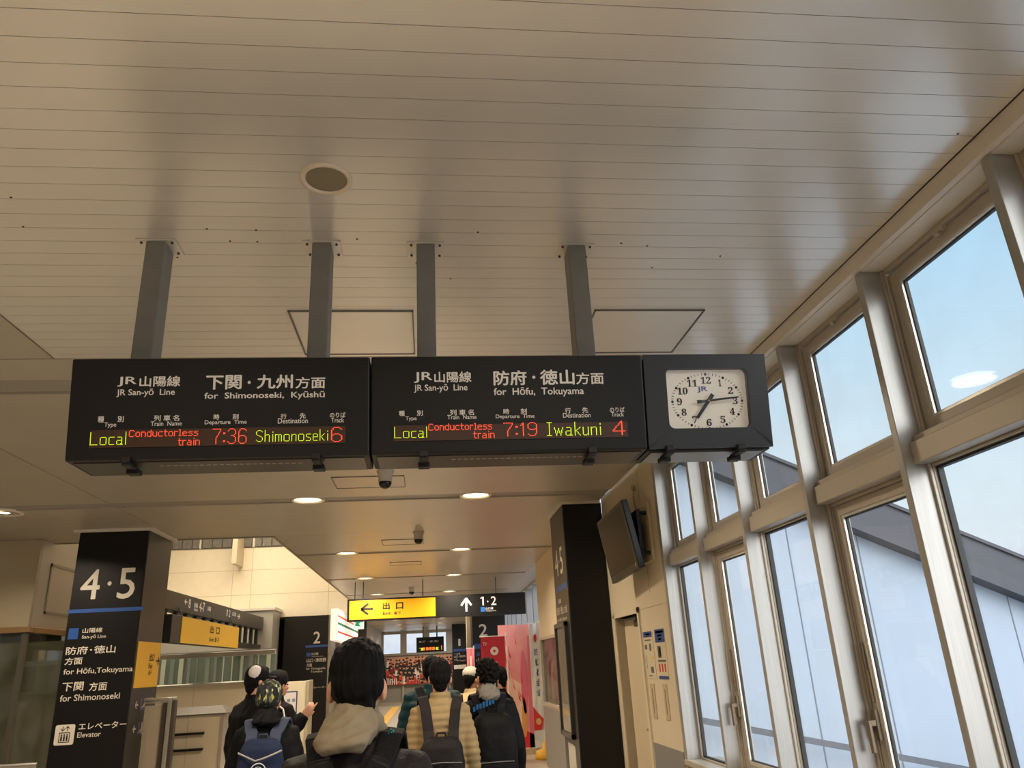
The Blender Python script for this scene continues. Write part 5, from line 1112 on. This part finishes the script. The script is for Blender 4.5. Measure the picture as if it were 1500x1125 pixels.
        for k in (1, -1):
            an = s.legs[k][2]; m = MB(); m.tube([an+V3(0, -.055, -.035), an+V3(0, .0, -.03), an+V3(.004*k, .08, -.04), an+V3(.006*k, .17, -.05)], [.034, .045, .042, .026], 14)
            m.loft([(an+V3(.002*k, .055, -.075), .045, .125), (an+V3(.002*k, .055, -.05), .045, .125)], 20); m.xf(s.T); blob(m, 'shoe', SHOE, s.root, .009, 3)
    def hood(s, m_, dx=0., w=1., drop=0.):
        m = MB(); ring_ = []
        for i in range(25):
            t = 2*pi*i/24; ring_.append(V3(.062*w*math.cos(t), -.015+.066*math.sin(t), 1.497+.022*(-math.sin(t))))
        m.tube(ring_, .026, 12)
        m.tube([V3(0, -.012, 1.46), V3(0, -.014, 1.548)], [.07, .058], 24)
        m.loft([(V3(dx*.2, -.07, 1.560), .050*w, .022), (V3(dx*.4, -.082, 1.535), .062*w, .034), (V3(dx*.7, -.10, 1.50), .074*w, .042), (V3(dx, -.118, 1.478), .082*w, .044), (V3(dx*1.1, -.126, 1.458-drop*.6), .074*w, .036), (V3(dx*1.1, -.128, 1.442-drop), .052*w, .022)], 28)
        for k in (1, -1): m.tube([V3(.05*k*w, -.08, 1.535), V3(.070*k*w+dx*.5, -.09, 1.485), V3(.064*k*w+dx, -.112, 1.458)], [.013, .016, .014], 10)
        m.xf(s.T); seed = random.uniform(0, 50)
        return blob(m, 'hood', m_, s.root, .0055, 5, lambda c, q: -abs(noise.noise(Vector((c.x*11+c.z*9, c.y*12, c.z*30-c.x*12+seed))))*.016+.004+noise.noise(Vector((c.x*38, c.y*38, c.z*50+seed)))*.0028)
    def mask(s):
        m = MB(); s.hball(m, (0, .068, 1.553), (.05, .042, .042)); m.xf(s.T); return m.build('face_mask', mat('mask_white', (226, 224, 220), .8), s.root)
def backpack(f, label, m_, mstrap, w=.29, h=.44, d=.15, top=1.39, y0=-.12, group='backpacks worn by passengers', pocket=True, deco=None, zip_=None, strap_w=.06, ex=3.0, sx=.085, low=.98):
    base = f.T((0, y0-d/2, top-h)); r = thing('backpack', base, label, 'backpack', group)
    m = MB(); yc = y0-d/2; R_ = []
    for q, k in ((0, .80), (.02, .93), (.08, 1), (.5, 1.0), (.72, .97), (.88, .84), (.96, .62), (1., .34)): R_.append((V3(0, yc+(1-k)*d*.25, top-h+h*q), w/2*k**.6, d/2*(k**.7)))
    m.loft(R_, 28, 0, ex); m.xf(f.T); seed = random.uniform(0, 40)
    b = blob(m, 'pack_body', m_, r, .008, 4, lambda c, q: noise.noise(Vector((c.x*10, c.y*10, c.z*8+seed)))*.007+noise.noise(Vector((c.x*30, c.y*30, c.z*20+seed)))*.002)
    if pocket:
        m = MB(); yp = y0-d; m.loft([(V3(0, yp+.01, top-h*.93), w*.36, .02), (V3(0, yp+.008, top-h*.90), w*.40, .035), (V3(0, yp+.008, top-h*.55), w*.40, .035), (V3(0, yp+.01, top-h*.50), w*.36, .02)], 24, 0, ex); m.xf(f.T); blob(m, 'front_pocket', m_, r, .007, 3)
        m = MB(); m.tube([V3(-w*.36, yp-.018, top-h*.52), V3(0, yp-.028, top-h*.515), V3(w*.36, yp-.018, top-h*.52)], .0035, 8); m.xf(f.T).build('zip', mat('zip_grey', (92, 90, 88), .4), r)
    for k in (1, -1):
        sb = sx*.72; yb_ = min(-.15, y0+.005)
        pts = [V3(sb*k, y0-.05, top-.03), V3(sb*1.05*k, yb_, min(top+.03, 1.42)), V3((sx*.9)*k, yb_+.035, max(min(top+.05, 1.43), 1.40)), V3((sx+.008)*k, -.055, 1.474), V3((sx+.012)*k, 0, 1.482), V3((sx+.014)*k, .05, 1.466), V3((sx+.018)*k, .105, 1.41), V3((sx+.03)*k, .15, 1.25), V3((sx+.065)*k, .13, 1.10), V3(.20*k, .03, 1.0), V3(.16*k, y0-.02, min(low, top-.2))]
        nr = [V3(0, -1, .3), V3(0, -1, .3), V3(0, -.8, .8), V3(.1*k, -.3, 1), V3(.15*k, 0, 1), V3(.15*k, .4, 1), V3(.1*k, .9, .6), V3(.1*k, 1, .1), V3(.6*k, .8, 0), V3(1*k, 0, 0), V3(.6*k, -1, 0)]
        pts2, nr2 = [], []
        for i in range(len(pts)-1):
            for t in (0, .33, .66): pts2.append(pts[i]*(1-t)+pts[i+1]*t); nr2.append(nr[i]*(1-t)+nr[i+1]*t)
        pts2.append(pts[-1]); nr2.append(nr[-1])
        m = MB(); m.ribbon([np.array(f.T(p)) for p in pts2], [np.array([n_[0]*f.c-n_[1]*f.sn, n_[0]*f.sn+n_[1]*f.c, n_[2]]) for n_ in nr2], [strap_w]*22+[strap_w*.5]*(len(pts2)-22), .014); m.build('shoulder_strap', mstrap, r, .004)
    m = MB(); m.tube([V3(-.035, y0-.03, top-.012), V3(-.025, y0-.03, top+.022), V3(.025, y0-.03, top+.022), V3(.035, y0-.03, top-.012)], .007, 8); m.xf(f.T).build('top_handle', mstrap, r)
    if deco: deco(f, r, yc, d, w, h, top)
    return r
def at(px, py, y): return float(PY(px, py, y)[0]), y, float(PY(px, py, y)[2])
DARKT = fab('trousers_dark', (18, 18, 21)); BLK = fab('jacket_black', (11, 10, 11), .3, 40, .65); BLKB = fab('backpack_black', (16, 15, 16), .3, 120, .65)

# nearest man, back of the head
x, y, z = at(525, 941, 2.3)
f = Fig('man in dark jacket with grey-beige hood, nearest the viewer, seen from behind', x, y, z, -.02, (.10, .0))
f.hair(1.0, .006); f.jacket(fab('jacket_umber', (32, 28, 27), .4, 50, .6), .006, .82, 0, .010, collar=False); f.pants(DARKT)
f.hood(fab('hood_stone', (126, 113, 92), .25, 40, .8), -.022, .95, .0)
def deco1(f, r, yc, d, w, h, top):
    m = MB()
    for k in range(14):
        t = k/13; m.ball(V3(.093+.012*math.sin(t*9), -.048-.05*(1-t)*.6-.0, 1.487-.03*(1-t)), (.0028, .005, .0028), 8)
    m.xf(f.T).build('strap_emblem', mat('teal_stitch', (30, 120, 112), .6), r)
backpack(f, 'black backpack worn by the man in the grey-beige hood', BLKB, fab('strap_black', (18, 18, 20), .2, 120), .30, .46, .16, 1.375, -.15, deco=deco1, sx=.092)

# man in the tan puffer jacket
x, y, z = at(644, 967, 5.5)
f = Fig('man in tan quilted puffer jacket with dark backpack, walking ahead', x, y, z, 0, (.0, 0), stance=.10)
f.hair(1.02, .005); f.jacket(fab('puffer_tan', (142, 121, 86), .15, 50, .7, .05), .008, .78, .008, .004, pitch=.044); f.pants(DARKT)
def deco2(f, r, yc, d, w, h, top):
    m = MB()
    for q in (.30, .62): m.tube([V3(-w*.42, yc-d*.42, top-h*q), V3(0, yc-d*.56, top-h*q+.01), V3(w*.42, yc-d*.42, top-h*q)], .004, 8)
    m.xf(f.T).build('zip', mat('zip_grey', (92, 90, 88)), r)
    m = MB(); m.ball(V3(w*.47, yc, top-h*.60), (.012, .03, .02), 10); m.xf(f.T).build('side_tag', mat('tag_pale_blue', (170, 190, 230), .5), r)
backpack(f, 'dark grey backpack worn by the man in the tan puffer jacket', fab('backpack_charcoal', (28, 25, 25), .3, 90, .65), fab('strap_charcoal', (36, 32, 32), .2, 120), .31, .50, .18, 1.24, -.16, deco=deco2, sx=.112, strap_w=.068, low=.9)

# person in teal ahead of him
x, y, z = at(632, 963, 6.8)
f = Fig('person in teal quilted jacket, mostly hidden by the tan puffer jacket', x, y, z, 0, (0, 0), stance=-.08)
f.hair(1.05, .005); f.jacket(fab('puffer_teal', (22, 52, 58), .2, 50, .55), .055, .78, .008, .004, pitch=.075); f.pants(DARKT)
backpack(f, 'black backpack worn by the person in the teal jacket', BLKB, fab('strap_black', (18, 18, 20)), .28, .46, .14, 1.40, -.17, sx=.1)

# man in black with the pale hood
x, y, z = at(712, 968, 5.9)
f = Fig('man in black jacket with pale grey hood and black backpack, on the right', x, y, z, .08, (.35, .0), stance=-.1)
f.hair(1.07, .009, mat('dark_brown_hair', (13, 9, 8), .65, spec=.1, var=.3, vscale=60, bump=.6, bscale=90), curly=True, freq=55); f.jacket(BLK, .022, .76, 0, .010, collar=False); f.pants(fab('trousers_black', (20, 20, 22)))
f.hood(fab('hood_grey', (116, 110, 99), .25, 40), 0, 1.02, 0)
def deco3(f, r, yc, d, w, h, top):
    m = MB(); rr = random.Random(3)
    for k in range(7): m.box(-.135+k*.024, -.165, 1.37+.008*k, -.118+k*.024, -.160, 1.40+.008*k+rr.uniform(0, .02))
    m.xf(f.T).build('sleeve_print', mat('print_sky_blue', (36, 84, 124), .7, spec=.1), f.root)
backpack(f, 'large black backpack worn by the man with the pale grey hood', BLKB, fab('strap_black', (18, 18, 20)), .33, .60, .20, 1.36, -.16, deco=deco3, sx=.098)

# two people beyond him
x, y, z = at(729, 977, 7.6)
f = Fig('person with white mask looking left, behind the man in black', x, y, z, .9, (.5, -.15)); f.hair(1.04, .004); f.mask(); f.jacket(BLK, .02); f.pants(DARKT)
x, y, z = at(689, 979, 8.2)
f = Fig('person in cream coat and pale cap, half hidden left of the man in black', x, y, z, -.5, (-.2, -.1), arms={-1: [(-.160, 0, 1.385), (-.24, .05, 1.15), (-.06, .22, 1.27)]}); f.hair(1.0, .003)
m = MB(); f.hball(m, (0, -.02, 1.668), (.088, .10, .075), 22); m.xf(f.T); blob(m, 'cap', fab('cap_pale', (206, 196, 180)), f.root, .006, 3); f.jacket(fab('coat_cream', (206, 182, 140), .2, 40), .025, .62); f.mask(); f.pants(DARKT)

# group of three on the left
x, y, z = at(378, 977, 6.7)
f = Fig('man in black jacket and black cap with white panel, far left of the group', x, y, z, -.75, (-.15, -.05)); f.hair(.99, .003); f.jacket(BLK, .045, .74, 0, .014); f.pants(DARKT)
CAPB = fab('cap_black', (24, 22, 24), .2, 80)
def cap(f, m_, white=None, brim=True):
    m = MB(); f.hball(m, (0, -.012, 1.662), (.084, .102, .078), 24); m.xf(f.T); c_ = blob(m, 'cap', m_, f.root, .005, 3)
    if brim:
        m = MB(); pts = [(.07*math.cos(t), .075+.085*math.sin(t), 1.648-.012*abs(math.cos(t))*1.5) for t in np.linspace(0, pi, 14)]+[(-.07, .05, 1.645), (.07, .05, 1.645)]
        p3 = [f.H(p) for p in pts]; m.prism(p3, V3(0, 0, .006)); m.xf(f.T).build('brim', m_, c_)
    if white:
        m = MB(); q = MB().ball((.040, -.050, 1.676), (.045, .058, .056), 18); m.add([f.H(p) for p in q.v], q.f, 0, True); m.xf(f.T).build('white_panel', white, c_)
cap(f, CAPB, mat('cap_white', (206, 196, 186), .7))
x, y, z = at(409, 984, 7.4)
class PFig(Fig): curl = {1: (.04, .5, .6, .7)}
f = PFig('person in black knit hat pointing to the right with a bent arm', x, y, z, -.9, (.2, 0), arms={1: [(.150, 0, 1.38), (.195, .05, 1.19), (.235, .15, 1.33)]})
f.hair(1.0, .004, down=.03); jk = f.jacket(BLK, .022, .78, 0, .008); f.pants(DARKT)
m = MB(); f.hball(m, (0, -.012, 1.655), (.088, .106, .086), 24); f.hball(m, (0, -.03, 1.61), (.085, .09, .07), 24); m.xf(f.T); blob(m, 'knit_hat', CAPB, f.root, .006, 3)
m = MB(); m.tube([V3(.08, -.10, 1.44), V3(.155, -.085, 1.44), V3(.20, -.05, 1.40), V3(.225, -.045, 1.33)], .008, 8); m.xf(f.T).build('sleeve_stripe', mat('stripe_white', (222, 216, 210), .6), jk)
x, y, z = at(396, 1000, 5.4)
f = Fig('person in speckled knit hat and black jacket with navy backpack', x, y, z, .05, (-.2, 0), stance=.06); f.hair(1.0, .003); f.jacket(BLK, .03, .74, 0, .012); f.pants(DARKT)
KN = bpy.data.materials.new('speckled_knit'); KN.use_nodes = True; t = KN.node_tree; b_ = t.nodes['Principled BSDF']; b_.inputs['Roughness'].default_value = .9
tc_ = N(t, 'ShaderNodeTexCoord'); vo = N(t, 'ShaderNodeTexVoronoi'); vo.inputs['Scale'].default_value = 75; mp_ = N(t, 'ShaderNodeMapping'); mp_.inputs['Scale'].default_value = (1, 1, .45); t.links.new(tc_.outputs['Object'], mp_.inputs[0]); t.links.new(mp_.outputs[0], vo.inputs[0])
sp_ = N(t, 'ShaderNodeSeparateXYZ'); t.links.new(vo.outputs['Color'], sp_.inputs[0]); rp = N(t, 'ShaderNodeValToRGB'); rp.color_ramp.interpolation = 'CONSTANT'; t.links.new(sp_.outputs[0], rp.inputs[0])
cr = rp.color_ramp; cr.elements[0].color = lin(14, 14, 13); cr.elements[1].position = .58; cr.elements[1].color = lin(40, 44, 36); e = cr.elements.new(.80); e.color = lin(84, 88, 62); e = cr.elements.new(.93); e.color = lin(150, 146, 66); e = cr.elements.new(.97); e.color = lin(170, 166, 136); t.links.new(rp.outputs[0], b_.inputs['Base Color'])
m = MB(); f.hball(m, (0, -.015, 1.652), (.090, .106, .092), 24); f.hball(m, (0, -.03, 1.61), (.088, .092, .075), 24); m.xf(f.T); blob(m, 'knit_hat', KN, f.root, .006, 3, lambda c, q: .003*noise.noise(Vector((c.x*60, c.y*60, c.z*25))))
f.hood(BLK, 0, 1.15, .0)
NAVY = fab('backpack_navy', (32, 40, 62), .25, 140, .75); STRN = fab('strap_slate', (54, 60, 78), .2, 140, .7)
def deco4(f, r, yc, d, w, h, top):
    yb = yc-d/2-.012
    m = MB(); m.tube([V3(-w*.46, yc-d*.36, top-h*.15), V3(-w*.25, yb+.004, top-h*.20), V3(-w*.08, yb-.002, top-h*.25), V3(w*.1, yb-.002, top-h*.225), V3(w*.3, yb+.004, top-h*.185), V3(w*.46, yc-d*.36, top-h*.15)], .006, 8); m.xf(f.T).build('flap_piping', mat('piping_grey', (140, 136, 130), .6), r)
    m = MB(); cz = top-h*.375
    for a_, b2 in ((.052, .046), (.030, .026)):
        vs = []
        for k in range(28):
            t = 2*pi*k/28; vs += [V3(.0+a_*math.cos(t), yb-.013, cz+a_*math.sin(t)), V3(b2*math.cos(t), yb-.013, cz+b2*math.sin(t))]
        m.add(vs, [(2*k, 2*k+1, (2*k+3) % 56, (2*k+2) % 56) for k in range(28)])
    for k in range(5): m.box(-.022+k*.01, yb-.014, cz-.016, -.016+k*.01, yb-.013, cz+.008+.008*(k % 2))
    m.xf(f.T).build('round_emblem', mat('emblem_white', (206, 204, 204), .6), r)
    m = MB(); m.ball(V3(.055, yb-.004, top-h*.50), (.012, .006, .026), 10); m.xf(f.T).build('white_tag', mat('emblem_white', (206, 204, 204)), r)
backpack(f, 'navy blue backpack with round white emblem on the person in the knit hat', NAVY, STRN, .30, .50, .15, 1.375, -.165, pocket=False, deco=deco4, sx=.105, strap_w=.07, low=.90)
